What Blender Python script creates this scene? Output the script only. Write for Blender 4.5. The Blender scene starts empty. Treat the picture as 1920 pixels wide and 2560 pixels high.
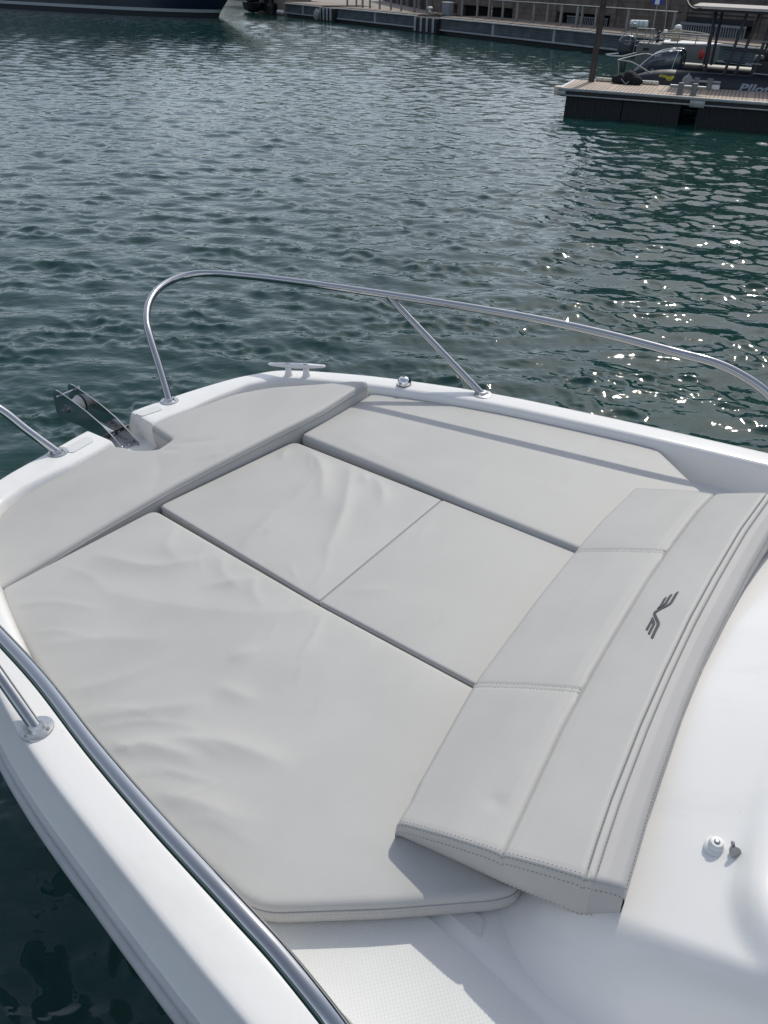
import bpy, bmesh, math, random
import numpy as np
from mathutils import Vector, Matrix
from mathutils.geometry import delaunay_2d_cdt
random.seed(7); rng = np.random.default_rng(11)
R = math.radians
sc = bpy.context.scene
COL = sc.collection

# ------------------------------------------------------------------ materials
def pbr(name, col, rough=.5, metal=0., var=0., vscale=8., bump=0., bscale=200., bdist=.002, coat=0., rvar=0., detail=4, spec=.5, sheen=0.):
    m = bpy.data.materials.new(name); m.use_nodes = True
    nt = m.node_tree; N = nt.nodes; Lk = nt.links
    p = N['Principled BSDF']
    p.inputs['Base Color'].default_value = (*col, 1)
    p.inputs['Roughness'].default_value = rough
    p.inputs['Metallic'].default_value = metal
    p.inputs['Specular IOR Level'].default_value = spec
    if coat: p.inputs['Coat Weight'].default_value = coat; p.inputs['Coat Roughness'].default_value = .08
    if sheen: p.inputs['Sheen Weight'].default_value = sheen
    tc = N.new('ShaderNodeTexCoord')
    if var or rvar:
        n = N.new('ShaderNodeTexNoise'); n.inputs['Scale'].default_value = vscale; n.inputs['Detail'].default_value = detail
        Lk.new(tc.outputs['Object'], n.inputs['Vector'])
        if var:
            r = N.new('ShaderNodeMapRange'); r.inputs['From Min'].default_value = .3; r.inputs['From Max'].default_value = .7
            r.inputs['To Min'].default_value = 1 - var; r.inputs['To Max'].default_value = 1 + var
            Lk.new(n.outputs['Fac'], r.inputs['Value'])
            mx = N.new('ShaderNodeMix'); mx.data_type = 'RGBA'; mx.blend_type = 'MULTIPLY'; mx.inputs['Factor'].default_value = 1
            mx.inputs['A'].default_value = (*col, 1)
            Lk.new(r.outputs['Result'], mx.inputs['B']); Lk.new(mx.outputs['Result'], p.inputs['Base Color'])
        if rvar:
            r2 = N.new('ShaderNodeMapRange'); r2.inputs['From Min'].default_value = .3; r2.inputs['From Max'].default_value = .7
            r2.inputs['To Min'].default_value = max(.02, rough - rvar); r2.inputs['To Max'].default_value = rough + rvar
            Lk.new(n.outputs['Fac'], r2.inputs['Value']); Lk.new(r2.outputs['Result'], p.inputs['Roughness'])
    if bump:
        b = N.new('ShaderNodeTexNoise'); b.inputs['Scale'].default_value = bscale; b.inputs['Detail'].default_value = 3
        Lk.new(tc.outputs['Object'], b.inputs['Vector'])
        bp = N.new('ShaderNodeBump'); bp.inputs['Strength'].default_value = bump; bp.inputs['Distance'].default_value = bdist
        Lk.new(b.outputs['Fac'], bp.inputs['Height']); Lk.new(bp.outputs['Normal'], p.inputs['Normal'])
    return m

def dirt(m, col, scale, lo, hi, amt, seed=0., stretch=(1, 1, 1)):
    # sparse marks with shapes of their own: scuffs, water spots, dried salt
    nt = m.node_tree; N = nt.nodes; Lk = nt.links; p = N['Principled BSDF']; inp = p.inputs['Base Color']
    tc = N.new('ShaderNodeTexCoord'); mp = N.new('ShaderNodeMapping'); mp.inputs['Location'].default_value = (seed, seed * 1.7, seed * .3); mp.inputs['Scale'].default_value = stretch; mp.inputs['Rotation'].default_value = (0, 0, seed)
    Lk.new(tc.outputs['Object'], mp.inputs['Vector'])
    n = N.new('ShaderNodeTexNoise'); n.inputs['Scale'].default_value = scale; n.inputs['Detail'].default_value = 7; n.inputs['Roughness'].default_value = .6
    Lk.new(mp.outputs['Vector'], n.inputs['Vector'])
    r = N.new('ShaderNodeMapRange'); r.inputs['From Min'].default_value = lo; r.inputs['From Max'].default_value = hi; r.inputs['To Max'].default_value = amt
    Lk.new(n.outputs['Fac'], r.inputs['Value'])
    mx = N.new('ShaderNodeMix'); mx.data_type = 'RGBA'; mx.inputs['B'].default_value = (*col, 1)
    if inp.links: Lk.new(inp.links[0].from_socket, mx.inputs['A'])
    else: mx.inputs['A'].default_value = inp.default_value
    Lk.new(r.outputs['Result'], mx.inputs['Factor']); Lk.new(mx.outputs['Result'], inp)
M = {}
M['gel'] = pbr('white_gelcoat', (.80, .79, .77), .2, var=.012, vscale=2.5, bump=.12, bscale=14, bdist=.002)
M['vinyl'] = pbr('grey_vinyl', (.462, .456, .440), .52, var=.05, vscale=5, bump=.45, bscale=700, bdist=.0008, rvar=.06, spec=.3, detail=8)
M['vinyl2'] = pbr('grey_vinyl_rear', (.405, .40, .398), .52, var=.03, vscale=4, bump=.25, bscale=900, bdist=.0006, spec=.35)
dirt(M['gel'], (.35, .34, .32), 26, .715, .76, .55, 3.1); dirt(M['gel'], (.55, .54, .50), 3.2, .52, .75, .22, 5.7, (1, 3, 1)); dirt(M['gel'], (.92, .92, .92), 60, .70, .76, .5, 1.3)
dirt(M['vinyl'], (.30, .29, .28), 34, .715, .77, .5, 2.2); dirt(M['vinyl'], (.53, .53, .52), 2.6, .5, .72, .3, 4.4); dirt(M['vinyl'], (.38, .37, .35), 7, .60, .74, .3, 8.4)
M['thread'] = pbr('grey_thread', (.20, .21, .22), .8)
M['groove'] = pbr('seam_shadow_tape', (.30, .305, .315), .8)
M['steel'] = pbr('polished_stainless', (.50, .505, .51), .10, 1., rvar=.05, vscale=30)
M['steelworn'] = pbr('worn_stainless', (.55, .55, .54), .28, 1., var=.2, vscale=25, rvar=.1)
M['chrome'] = pbr('chrome', (.8, .8, .81), .05, 1.)
M['lens'] = pbr('green_lens', (.01, .05, .03), .1)
M['plastic'] = pbr('white_plastic', (.78, .78, .77), .4)
M['roller'] = pbr('white_nylon', (.62, .62, .62), .5, var=.06, vscale=40)
M['black'] = pbr('black_rubber', (.012, .013, .016), .55, var=.3, vscale=6)
M['logo'] = pbr('dark_emblem', (.035, .038, .05), .45)
M['rubrail'] = pbr('grey_rub_rail', (.50, .50, .51), .45, var=.05, vscale=15)
M['bolt'] = pbr('zinc_bolt', (.35, .36, .37), .35, 1.)

def nonskid_mat():
    m = pbr('nonskid_gelcoat', (.68, .685, .67), .5, var=.03, vscale=6)
    nt = m.node_tree; N = nt.nodes; Lk = nt.links; p = N['Principled BSDF']
    tc = N.new('ShaderNodeTexCoord'); mp = N.new('ShaderNodeMapping'); mp.inputs['Rotation'].default_value = (0, 0, R(40))
    Lk.new(tc.outputs['Object'], mp.inputs['Vector'])
    v = N.new('ShaderNodeTexVoronoi'); v.inputs['Scale'].default_value = 150; v.inputs['Randomness'].default_value = 0
    Lk.new(mp.outputs['Vector'], v.inputs['Vector'])
    bp = N.new('ShaderNodeBump'); bp.inputs['Strength'].default_value = .2; bp.inputs['Distance'].default_value = .003; bp.invert = True
    Lk.new(v.outputs['Distance'], bp.inputs['Height']); Lk.new(bp.outputs['Normal'], p.inputs['Normal'])
    return m
M['nonskid'] = nonskid_mat()

def brick_mat(name, c1, c2, mortar, w, h, rough=.85, rot=True, bump=.4):
    m = pbr(name, c1, rough)
    nt = m.node_tree; N = nt.nodes; Lk = nt.links; p = N['Principled BSDF']
    tc = N.new('ShaderNodeTexCoord'); sp = N.new('ShaderNodeSeparateXYZ'); cb = N.new('ShaderNodeCombineXYZ')
    Lk.new(tc.outputs['Object'], sp.inputs[0])
    ad = N.new('ShaderNodeMath'); ad.operation = 'ADD'
    Lk.new(sp.outputs['X'], ad.inputs[0]); Lk.new(sp.outputs['Y'], ad.inputs[1])
    Lk.new(ad.outputs[0], cb.inputs['X']); Lk.new(sp.outputs['Z'], cb.inputs['Y'])
    b = N.new('ShaderNodeTexBrick'); b.inputs['Scale'].default_value = 1
    b.inputs['Brick Width'].default_value = w; b.inputs['Row Height'].default_value = h; b.inputs['Mortar Size'].default_value = .012
    b.inputs['Color1'].default_value = (*c1, 1); b.inputs['Color2'].default_value = (*c2, 1); b.inputs['Mortar'].default_value = (*mortar, 1)
    Lk.new(cb.outputs[0], b.inputs['Vector'])
    n = N.new('ShaderNodeTexNoise'); n.inputs['Scale'].default_value = 2.3; n.inputs['Detail'].default_value = 8
    Lk.new(tc.outputs['Object'], n.inputs['Vector'])
    r = N.new('ShaderNodeMapRange'); r.inputs['From Min'].default_value = .3; r.inputs['From Max'].default_value = .7; r.inputs['To Min'].default_value = .65; r.inputs['To Max'].default_value = 1.3
    Lk.new(n.outputs['Fac'], r.inputs['Value'])
    mx = N.new('ShaderNodeMix'); mx.data_type = 'RGBA'; mx.blend_type = 'MULTIPLY'; mx.inputs['Factor'].default_value = 1
    Lk.new(b.outputs['Color'], mx.inputs['A']); Lk.new(r.outputs['Result'], mx.inputs['B']); Lk.new(mx.outputs['Result'], p.inputs['Base Color'])
    bp = N.new('ShaderNodeBump'); bp.inputs['Strength'].default_value = bump; bp.inputs['Distance'].default_value = .02
    Lk.new(b.outputs['Fac'], bp.inputs['Height']); bp.invert = True; Lk.new(bp.outputs['Normal'], p.inputs['Normal'])
    return m
M['stone'] = brick_mat('brown_stone_blocks', (.15, .12, .10), (.12, .10, .088), (.09, .08, .07), .55, .22)
M['pontoon'] = brick_mat('wet_timber_cladding', (.085, .105, .12), (.07, .088, .10), (.05, .06, .07), 3.0, .085, .7)

def plank_mat():
    m = pbr('teak_grating', (.42, .33, .26), .75, var=.12, vscale=5)
    nt = m.node_tree; N = nt.nodes; Lk = nt.links; p = N['Principled BSDF']
    src = p.inputs['Base Color'].links[0].from_socket
    tc = N.new('ShaderNodeTexCoord'); sp = N.new('ShaderNodeSeparateXYZ'); Lk.new(tc.outputs['Object'], sp.inputs[0])
    def frac(sock, per, duty):
        a = N.new('ShaderNodeMath'); a.operation = 'DIVIDE'; a.inputs[1].default_value = per; Lk.new(sock, a.inputs[0])
        f = N.new('ShaderNodeMath'); f.operation = 'FRACT'; Lk.new(a.outputs[0], f.inputs[0])
        g = N.new('ShaderNodeMath'); g.operation = 'GREATER_THAN'; g.inputs[1].default_value = duty; Lk.new(f.outputs[0], g.inputs[0])
        return g.outputs[0]
    a = frac(sp.outputs['X'], .075, .68)
    c = frac(sp.outputs['Y'], .21, .16)
    e = frac(sp.outputs['X'], .9, .14)
    mu = N.new('ShaderNodeMath'); mu.operation = 'MULTIPLY'; Lk.new(a, mu.inputs[0]); Lk.new(c, mu.inputs[1])
    mu2 = N.new('ShaderNodeMath'); mu2.operation = 'MULTIPLY'; Lk.new(mu.outputs[0], mu2.inputs[0]); Lk.new(e, mu2.inputs[1])
    mx = N.new('ShaderNodeMix'); mx.data_type = 'RGBA'; Lk.new(mu2.outputs[0], mx.inputs['Factor']); Lk.new(src, mx.inputs['A'])
    mx.inputs['B'].default_value = (.16, .11, .085, 1); Lk.new(mx.outputs['Result'], p.inputs['Base Color'])
    return m
M['plank'] = plank_mat()
M['alu'] = pbr('weathered_aluminium', (.33, .34, .345), .45, .7, var=.12, vscale=12)
M['alupaint'] = pbr('grey_painted_aluminium', (.17, .18, .18), .5, var=.12, vscale=4)
M['float'] = pbr('black_plastic_float', (.006, .009, .013), .5, var=.25, vscale=5)
M['cream'] = pbr('cream_fender_foam', (.60, .55, .42), .6, var=.12, vscale=9)
M['creamwhite'] = pbr('weathered_white_vinyl', (.62, .60, .52), .55, var=.12, vscale=9)
M['pile'] = pbr('rusty_dark_steel', (.055, .04, .036), .6, var=.35, vscale=7)
M['hypalon'] = pbr('black_hypalon', (.018, .024, .033), .5, var=.15, vscale=3, spec=.4)
M['cowl'] = pbr('dark_blue_grey_cowl', (.035, .05, .07), .16, var=.06, vscale=3, coat=.6)
M['cowl2'] = pbr('dark_grey_cowl', (.03, .045, .06), .3, var=.08, vscale=3, coat=.3)
M['pipe'] = pbr('grey_pipe', (.30, .32, .31), .4, .6)
M['darkpipe'] = pbr('dark_painted_pipe', (.03, .036, .045), .5)
M['letter'] = pbr('grey_lettering', (.28, .31, .36), .6)
M['whitemark'] = pbr('white_marking', (.75, .75, .75), .5)
M['yellow'] = pbr('yellow_sticker', (.50, .40, .035), .5, var=.1, vscale=30)
M['cloth'] = pbr('black_cloth', (.010, .010, .013), .9, var=.3, vscale=20, bump=.6, bscale=25, bdist=.03)
M['buoy'] = pbr('grey_fender_vinyl', (.24, .245, .25), .55, var=.15, vscale=8)
M['canister'] = pbr('white_canister', (.62, .68, .68), .35, var=.06, vscale=6)
M['beige'] = pbr('beige_paint', (.34, .30, .21), .6, var=.15, vscale=6)
M['red'] = pbr('faded_red_vinyl', (.35, .035, .03), .55, var=.15, vscale=7)
M['flagblue'] = pbr('blue_cloth', (.03, .06, .40), .8)
M['white'] = pbr('white_paint', (.75, .75, .74), .5, var=.05, vscale=3)
M['tan'] = pbr('tan_concrete', (.28, .245, .215), .85, var=.15, vscale=1.5)
M['deckwood'] = pbr('brown_walkway_boards', (.24, .19, .155), .8, var=.2, vscale=3)
M['whaler'] = pbr('bleached_timber', (.62, .62, .60), .7, var=.12, vscale=5)
M['whalerlow'] = pbr('wet_grey_timber', (.30, .33, .35), .7, var=.15, vscale=5)
M['post'] = pbr('galvanised_post', (.26, .255, .24), .6, .2, var=.12, vscale=5)
M['iron'] = pbr('grey_iron_bars', (.20, .22, .24), .6, var=.1, vscale=5)
M['darkwall'] = pbr('dark_recess_paint', (.018, .022, .028), .85, var=.2, vscale=2)
M['navy'] = pbr('navy_gloss_hull', (.009, .018, .036), .18, var=.06, vscale=.6, coat=.4)
M['antifoul'] = pbr('black_antifouling', (.012, .016, .022), .6)
M['bootstripe'] = pbr('pale_boot_stripe', (.34, .39, .41), .4)
M['canopy'] = pbr('pale_canopy_cloth', (.40, .375, .35), .75, var=.06, vscale=3)
M['facade'] = brick_mat('weathered_facade', (.12, .115, .105), (.10, .095, .09), (.07, .07, .065), 1.2, .5)
M['rope'] = pbr('tan_rope', (.32, .27, .2), .9)

# ------------------------------------------------------------------ mesh helpers
class B:
    def __init__(s): s.v = []; s.f = []
    def add(s, v, f):
        o = len(s.v); s.v += [tuple(map(float, p)) for p in v]; s.f += [tuple(int(i) + o for i in q) for q in f]; return s
    def box(s, x0, x1, y0, y1, z0, z1, c=0.):
        if c <= 0:
            v = [(x, y, z) for z in (z0, z1) for x, y in ((x0, y0), (x1, y0), (x1, y1), (x0, y1))]
            return s.add(v, [(3, 2, 1, 0), (4, 5, 6, 7), (0, 1, 5, 4), (1, 2, 6, 5), (2, 3, 7, 6), (3, 0, 4, 7)])
        bm = bmesh.new(); bmesh.ops.create_cube(bm, size=1)
        for q in bm.verts:
            q.co = ((x0 + x1) / 2 + q.co.x * (x1 - x0), (y0 + y1) / 2 + q.co.y * (y1 - y0), (z0 + z1) / 2 + q.co.z * (z1 - z0))
        bmesh.ops.bevel(bm, geom=bm.edges[:], offset=c, segments=3, affect='EDGES', profile=.5)
        bm.verts.index_update()
        s.add([q.co[:] for q in bm.verts], [[q.index for q in f.verts] for f in bm.faces]); bm.free(); return s
    def tube(s, pts, r, n=12, caps=True):
        P = [Vector(p) for p in pts]; m = len(P); rr = r if hasattr(r, '__len__') else [r] * m
        T = [(P[min(i + 1, m - 1)] - P[max(i - 1, 0)]).normalized() for i in range(m)]
        a = Vector((0, 0, 1)) if abs(T[0].z) < .9 else Vector((1, 0, 0))
        u = T[0].cross(a).normalized(); v = []; f = []
        for i in range(m):
            u = (u - T[i] * u.dot(T[i])).normalized(); w = T[i].cross(u)
            for k in range(n):
                t = 2 * math.pi * k / n; v.append(P[i] + (u * math.cos(t) + w * math.sin(t)) * rr[i])
        for i in range(m - 1):
            for k in range(n):
                k2 = (k + 1) % n; f.append((i * n + k, i * n + k2, (i + 1) * n + k2, (i + 1) * n + k))
        if caps: f.append(tuple(range(n - 1, -1, -1))); f.append(tuple((m - 1) * n + k for k in range(n)))
        return s.add(v, f)
    def lathe(s, prof, c=(0, 0, 0), axis=(0, 0, 1), n=24):
        ax = Vector(axis).normalized(); a = Vector((1, 0, 0)) if abs(ax.x) < .9 else Vector((0, 1, 0))
        u = ax.cross(a).normalized(); w = ax.cross(u); c = Vector(c); v = []; f = []
        for r, h in prof:
            for k in range(n):
                t = 2 * math.pi * k / n; v.append(c + ax * h + (u * math.cos(t) + w * math.sin(t)) * r)
        for i in range(len(prof) - 1):
            for k in range(n):
                k2 = (k + 1) % n; f.append((i * n + k, i * n + k2, (i + 1) * n + k2, (i + 1) * n + k))
        f.append(tuple(range(n - 1, -1, -1))); f.append(tuple((len(prof) - 1) * n + k for k in range(n)))
        return s.add(v, f)
    def prism(s, poly, fn, a, b):     # poly 2-D points, fn(x,y,h) -> 3-D
        n = len(poly); v = [fn(x, y, a) for x, y in poly] + [fn(x, y, b) for x, y in poly]
        f = [tuple(range(n - 1, -1, -1)), tuple(range(n, 2 * n))] + [(i, (i + 1) % n, n + (i + 1) % n, n + i) for i in range(n)]
        return s.add(v, f)
    def loft(s, secs, closed=False, caps=True):
        m = len(secs); n = len(secs[0]); v = [p for q in secs for p in q]; f = []
        for i in range(m - 1):
            for k in range(n if closed else n - 1):
                k2 = (k + 1) % n; f.append((i * n + k, i * n + k2, (i + 1) * n + k2, (i + 1) * n + k))
        if caps and closed: f.append(tuple(range(n - 1, -1, -1))); f.append(tuple((m - 1) * n + k for k in range(n)))
        return s.add(v, f)
    def build(s, name, mat, parent=None, smooth=True, ang=35, fix=True):
        me = bpy.data.meshes.new(name); me.from_pydata(s.v, [], s.f)
        if fix:
            bm = bmesh.new(); bm.from_mesh(me); bmesh.ops.recalc_face_normals(bm, faces=bm.faces); bm.to_mesh(me); bm.free()
        if smooth:
            me.shade_smooth()
            me.set_sharp_from_angle(angle=R(ang))
        me.materials.append(mat)
        o = bpy.data.objects.new(name, me); COL.objects.link(o)
        if parent: o.parent = parent
        return o
def empty(name, mw, label, cat, group=None):
    o = bpy.data.objects.new(name, None); o.empty_display_size = .2; COL.objects.link(o); o.matrix_world = mw
    return tag(o, label, cat, group)
def tag(o, label=None, cat=None, group=None, kind=None):
    if label: o['label'] = label
    if cat: o['category'] = cat
    if group: o['group'] = group
    if kind: o['kind'] = kind
    return o
def each(name, parts, mat, parent, **k):
    for b in parts: b.build(name, mat, parent, **k)
def copy_tree(o, parent=None):
    c = o.copy(); COL.objects.link(c); c.parent = parent
    for ch in list(o.children): copy_tree(ch, c)
    return c
def spline(pts, n, closed=False):
    P = np.array(pts, float); m = len(P)
    d = np.r_[0, np.cumsum(np.sqrt(np.linalg.norm(np.diff(P, axis=0), axis=1)))]
    out = []; tt = np.linspace(0, d[-1], n)
    for t in tt:
        i = min(max(np.searchsorted(d, t, 'right') - 1, 0), m - 2)
        p1, p2 = P[i], P[i + 1]; p0 = P[i - 1] if i > 0 else 2 * p1 - p2; p3 = P[i + 2] if i + 2 < m else 2 * p2 - p1
        t1, t2 = d[i], d[i + 1]; t0 = d[i - 1] if i > 0 else t1 - (t2 - t1); t3 = d[i + 2] if i + 2 < m else t2 + (t2 - t1)
        a1 = (t1 - t) / (t1 - t0) * p0 + (t - t0) / (t1 - t0) * p1; a2 = (t2 - t) / (t2 - t1) * p1 + (t - t1) / (t2 - t1) * p2
        a3 = (t3 - t) / (t3 - t2) * p2 + (t - t2) / (t3 - t2) * p3
        b1 = (t2 - t) / (t2 - t0) * a1 + (t - t0) / (t2 - t0) * a2; b2 = (t3 - t) / (t3 - t1) * a2 + (t - t1) / (t3 - t1) * a3
        out.append((t2 - t) / (t2 - t1) * b1 + (t - t1) / (t2 - t1) * b2)
    return np.array(out)
def resample(P, step, closed=False):
    P = np.array(P, float)
    if closed: P = np.vstack([P, P[:1]])
    d = np.r_[0, np.cumsum(np.linalg.norm(np.diff(P, axis=0), axis=1))]
    n = max(2, int(round(d[-1] / step)) + 1); t = np.linspace(0, d[-1], n)
    Q = np.stack([np.interp(t, d, P[:, k]) for k in range(P.shape[1])], 1)
    return Q[:-1] if closed else Q

# ------------------------------------------------------------------ camera, sun, sky
CAMZ = 2.45
RW = Matrix(((.999657, -.026177, 0), (.015127, .57766, -.816138), (.021364, .815858, .577858)))
cam = bpy.data.cameras.new('camera'); camo = bpy.data.objects.new('camera', cam); COL.objects.link(camo)
camo.matrix_world = Matrix.Translation((0, 0, CAMZ)) @ RW.to_4x4()
cam.sensor_width = 36; cam.lens = 36 * 1923 / 2560; cam.clip_end = 6000; cam.clip_start = .02
sc.camera = camo
SUN = Vector((.295, .632, .716)).normalized()
sl = bpy.data.lights.new('sun', 'SUN'); sl.energy = 2.2; sl.angle = R(.55); sl.color = (1, .95, .84)
so = bpy.data.objects.new('sun', sl); COL.objects.link(so); so.rotation_euler = SUN.to_track_quat('Z', 'Y').to_euler()
w = bpy.data.worlds.new('World'); sc.world = w; w.use_nodes = True
nt = w.node_tree; bg = nt.nodes['Background']; st = nt.nodes.new('ShaderNodeTexSky'); st.sky_type = 'NISHITA'; st.sun_disc = False
st.sun_elevation = math.asin(SUN.z); st.sun_rotation = math.atan2(SUN.x, SUN.y)
st.air_density = 1.0; st.dust_density = 1.0; st.ozone_density = 1.0; st.altitude = 0
hs_ = nt.nodes.new('ShaderNodeHueSaturation'); hs_.inputs['Saturation'].default_value = .58
nt.links.new(st.outputs[0], hs_.inputs['Color']); nt.links.new(hs_.outputs[0], bg.inputs[0]); bg.inputs[1].default_value = .15
sc.view_settings.view_transform = 'Standard'; sc.view_settings.look = 'None'; sc.view_settings.exposure = .12; sc.view_settings.gamma = 1
sc.cycles.use_denoising = True; sc.cycles.sample_clamp_indirect = 8; sc.cycles.max_bounces = 8

# ------------------------------------------------------------------ water
def build_water():
    r = [.3]
    while r[-1] < 150: r.append(r[-1] + max(.015, .0042 * r[-1]))
    while r[-1] < 3500: r.append(r[-1] * 1.12)
    r = np.array(r)
    th = np.concatenate([np.linspace(-180, -48, 34)[:-1], np.linspace(-48, -36, 40)[:-1], np.linspace(-36, 36, 840), np.linspace(36, 48, 40)[1:], np.linspace(48, 180, 34)[1:]])
    th = np.radians(th)
    dr = np.gradient(r); dth = np.gradient(th)
    Rr, Th = np.meshgrid(r, th, indexing='ij')
    X = Rr * np.sin(Th); Y = Rr * np.cos(Th); Z = np.zeros_like(X); DX = np.zeros_like(X); DY = np.zeros_like(X)
    cell = np.maximum(dr[:, None], Rr * np.abs(dth)[None, :])
    # slow patches of calmer and rougher water
    gust = 1 + .18 * np.sin(X * .31 + .8 * np.sin(Y * .17)) * np.sin(Y * .23 + 1.3 + .6 * np.sin(X * .19))
    fine = np.zeros_like(X)
    for i in range(14):
        a = rng.random() * 6.283; k = 2 * math.pi / (.7 * 5 ** rng.random()); fine += np.cos(k * (math.cos(a) * X + 1.5 * math.sin(a) * Y) + rng.random() * 6.283)
    fine = np.clip(np.exp(.33 * fine), .3, 2.1)
    nw = 150
    for i in range(nw):
        lam = .055 * (.95 / .055) ** ((i + rng.random()) / nw)
        a = R(-105) + rng.normal() * R(42)
        k = 2 * math.pi / lam; kx, ky = k * math.cos(a), k * math.sin(a)
        sl_ = .165 * math.sqrt(2 / nw) * (.62 if lam > .5 else 1.05)
        amp = sl_ / k; ph = rng.random() * 6.283
        att = np.clip((lam / cell - 1.9) / 2.2, 0, 1)
        arg = kx * X + ky * Y + ph
        wv = amp * att * (gust if lam > .32 else fine)
        Z += wv * np.cos(arg); DX -= .75 * wv * math.cos(a) * np.sin(arg); DY -= .75 * wv * math.sin(a) * np.sin(arg)
    co = np.stack([X + DX, Y + DY, Z], -1).reshape(-1, 3)
    n0, n1 = X.shape
    i = np.arange(n0 - 1)[:, None] * n1 + np.arange(n1 - 1)[None, :]
    q = np.stack([i, i + n1, i + n1 + 1, i + 1], -1).reshape(-1, 4)
    me = bpy.data.meshes.new('water')
    me.vertices.add(len(co)); me.vertices.foreach_set('co', co.ravel().astype(np.float32))
    me.loops.add(q.size); me.loops.foreach_set('vertex_index', q.ravel().astype(np.int32))
    me.polygons.add(len(q)); me.polygons.foreach_set('loop_start', (np.arange(len(q)) * 4).astype(np.int32))
    me.update(calc_edges=True); me.shade_smooth()
    m = bpy.data.materials.new('sea_water'); m.use_nodes = True
    nt = m.node_tree; N = nt.nodes; Lk = nt.links; p = N['Principled BSDF']
    p.inputs['Base Color'].default_value = (.0085, .039, .035, 1); p.inputs['Roughness'].default_value = .03; p.inputs['IOR'].default_value = 1.333
    tc = N.new('ShaderNodeNewGeometry')
    n1_ = N.new('ShaderNodeTexNoise'); n1_.inputs['Scale'].default_value = 11.0; n1_.inputs['Detail'].default_value = 2; n1_.inputs['Roughness'].default_value = .5; n1_.inputs['Distortion'].default_value = .4
    mp = N.new('ShaderNodeMapping'); mp.inputs['Rotation'].default_value = (0, 0, R(-15)); mp.inputs['Scale'].default_value = (.6, 1.15, 1)
    Lk.new(tc.outputs['Position'], mp.inputs['Vector']); Lk.new(mp.outputs['Vector'], n1_.inputs['Vector'])
    bp = N.new('ShaderNodeBump'); bp.inputs['Strength'].default_value = .35; bp.inputs['Distance'].default_value = .02
    Lk.new(n1_.outputs['Fac'], bp.inputs['Height'])
    Lk.new(bp.outputs['Normal'], p.inputs['Normal'])
    me.materials.append(m)
    o = bpy.data.objects.new('water', me); COL.objects.link(o); tag(o, kind='structure')
build_water()

# ------------------------------------------------------------------ the boat: x aft, y starboard, z up from the gunwale plane
RB = Matrix(((.805422, .590562, -.050312), (-.590729, .806764, .013074), (.048311, .019191, .998648)))
MB = Matrix.Translation((-1.0521, 2.6306, .9607)) @ RB.to_4x4()
boat = empty('motor_boat', MB, 'white motor boat with a grey sunpad and steel rails on its bow', 'boat')

stb = [(-.075, .0), (-.072, .09), (-.066, .16), (-.044, .265), (-.018, .38), (.018, .501), (.05, .59), (.093, .667), (.146, .743), (.257, .815), (.481, .913), (.631, .965), (1.038, 1.072), (1.45, 1.132), (2.1, 1.199), (2.6, 1.23), (3.4, 1.25), (5.2, 1.25)]
prt = [(-.08, -.09), (-.062, -.239), (-.03, -.478), (.02, -.60), (.08, -.69), (.17, -.765), (.30, -.832), (.52, -.915), (.70, -.975), (.939, -1.044), (1.161, -1.091), (1.45, -1.132), (1.917, -1.186), (2.5, -1.225), (3.4, -1.25), (5.2, -1.25)]
outer = spline(prt[::-1] + stb, 900)
outer = resample(outer, .012)
Tn = np.gradient(outer, axis=0); Tn /= np.linalg.norm(Tn, axis=1)[:, None]
Nn = np.stack([-Tn[:, 1], Tn[:, 0]], 1)
if Nn[len(Nn) // 2, 0] > 0: Nn = -Nn
def smth(a, k):
    for _ in range(k): a = np.vstack([a[:1], (a[:-2] + 2 * a[1:-1] + a[2:]) / 4, a[-1:]])
    return a
Nn = smth(Nn, 60); Nn /= np.linalg.norm(Nn, axis=1)[:, None]
wlip = np.interp(np.abs(outer[:, 1]), [0, .3, .6, .8, 1.1], [.165, .15, .10, .095, .10])
wlip = np.where(outer[:, 0] > .2, np.minimum(wlip, .10), wlip)
slot = np.clip(1 - np.abs((outer[:, 1] - .02)) / .098, -1, 1) * (outer[:, 0] < .2)
slotf = np.clip(slot * 12, 0, 1); slotf = slotf * slotf * (3 - 2 * slotf)
def strip(sections, slot_on=True):
    out = []
    for i in range(len(outer)):
        sec = []
        for o, z, rel in sections:
            off = o - (wlip[i] if rel else 0)
            zz = z
            if slot_on: zz = z + slotf[i] * (min(z, -.098) - z)
            q = outer[i] + Nn[i] * off
            sec.append((q[0], q[1], zz))
        out.append(sec)
    return out
gun = [(-.035, -.118, 1), (-.020, -.09, 1), (-.010, -.04, 1), (-.006, -.02, 1), (-.001, -.008, 1), (.006, -.002, 1), (.016, 0, 1), (.024, .0005, 1), (-.03, .0008, 0), (-.016, 0, 0), (-.008, -.0015, 0), (-.003, -.005, 0), (-.0005, -.010, 0), (.002, -.015, 0), (.006, -.022, 0), (.034, -.069, 0), (.038, -.075, 0)]
B().loft(strip(gun), caps=False).build('gunwale', M['gel'], boat, ang=60)
rr = [(.036, -.074, 0), (.045, -.076, 0), (.050, -.082, 0), (.050, -.100, 0), (.047, -.104, 0), (.056, -.106, 0), (.062, -.113, 0), (.063, -.128, 0), (.058, -.137, 0), (.038, -.140, 0)]
rub = B().loft(strip(rr, False), caps=False).build('rub_rail', M['rubrail'], boat, ang=40)
hs = []
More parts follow.
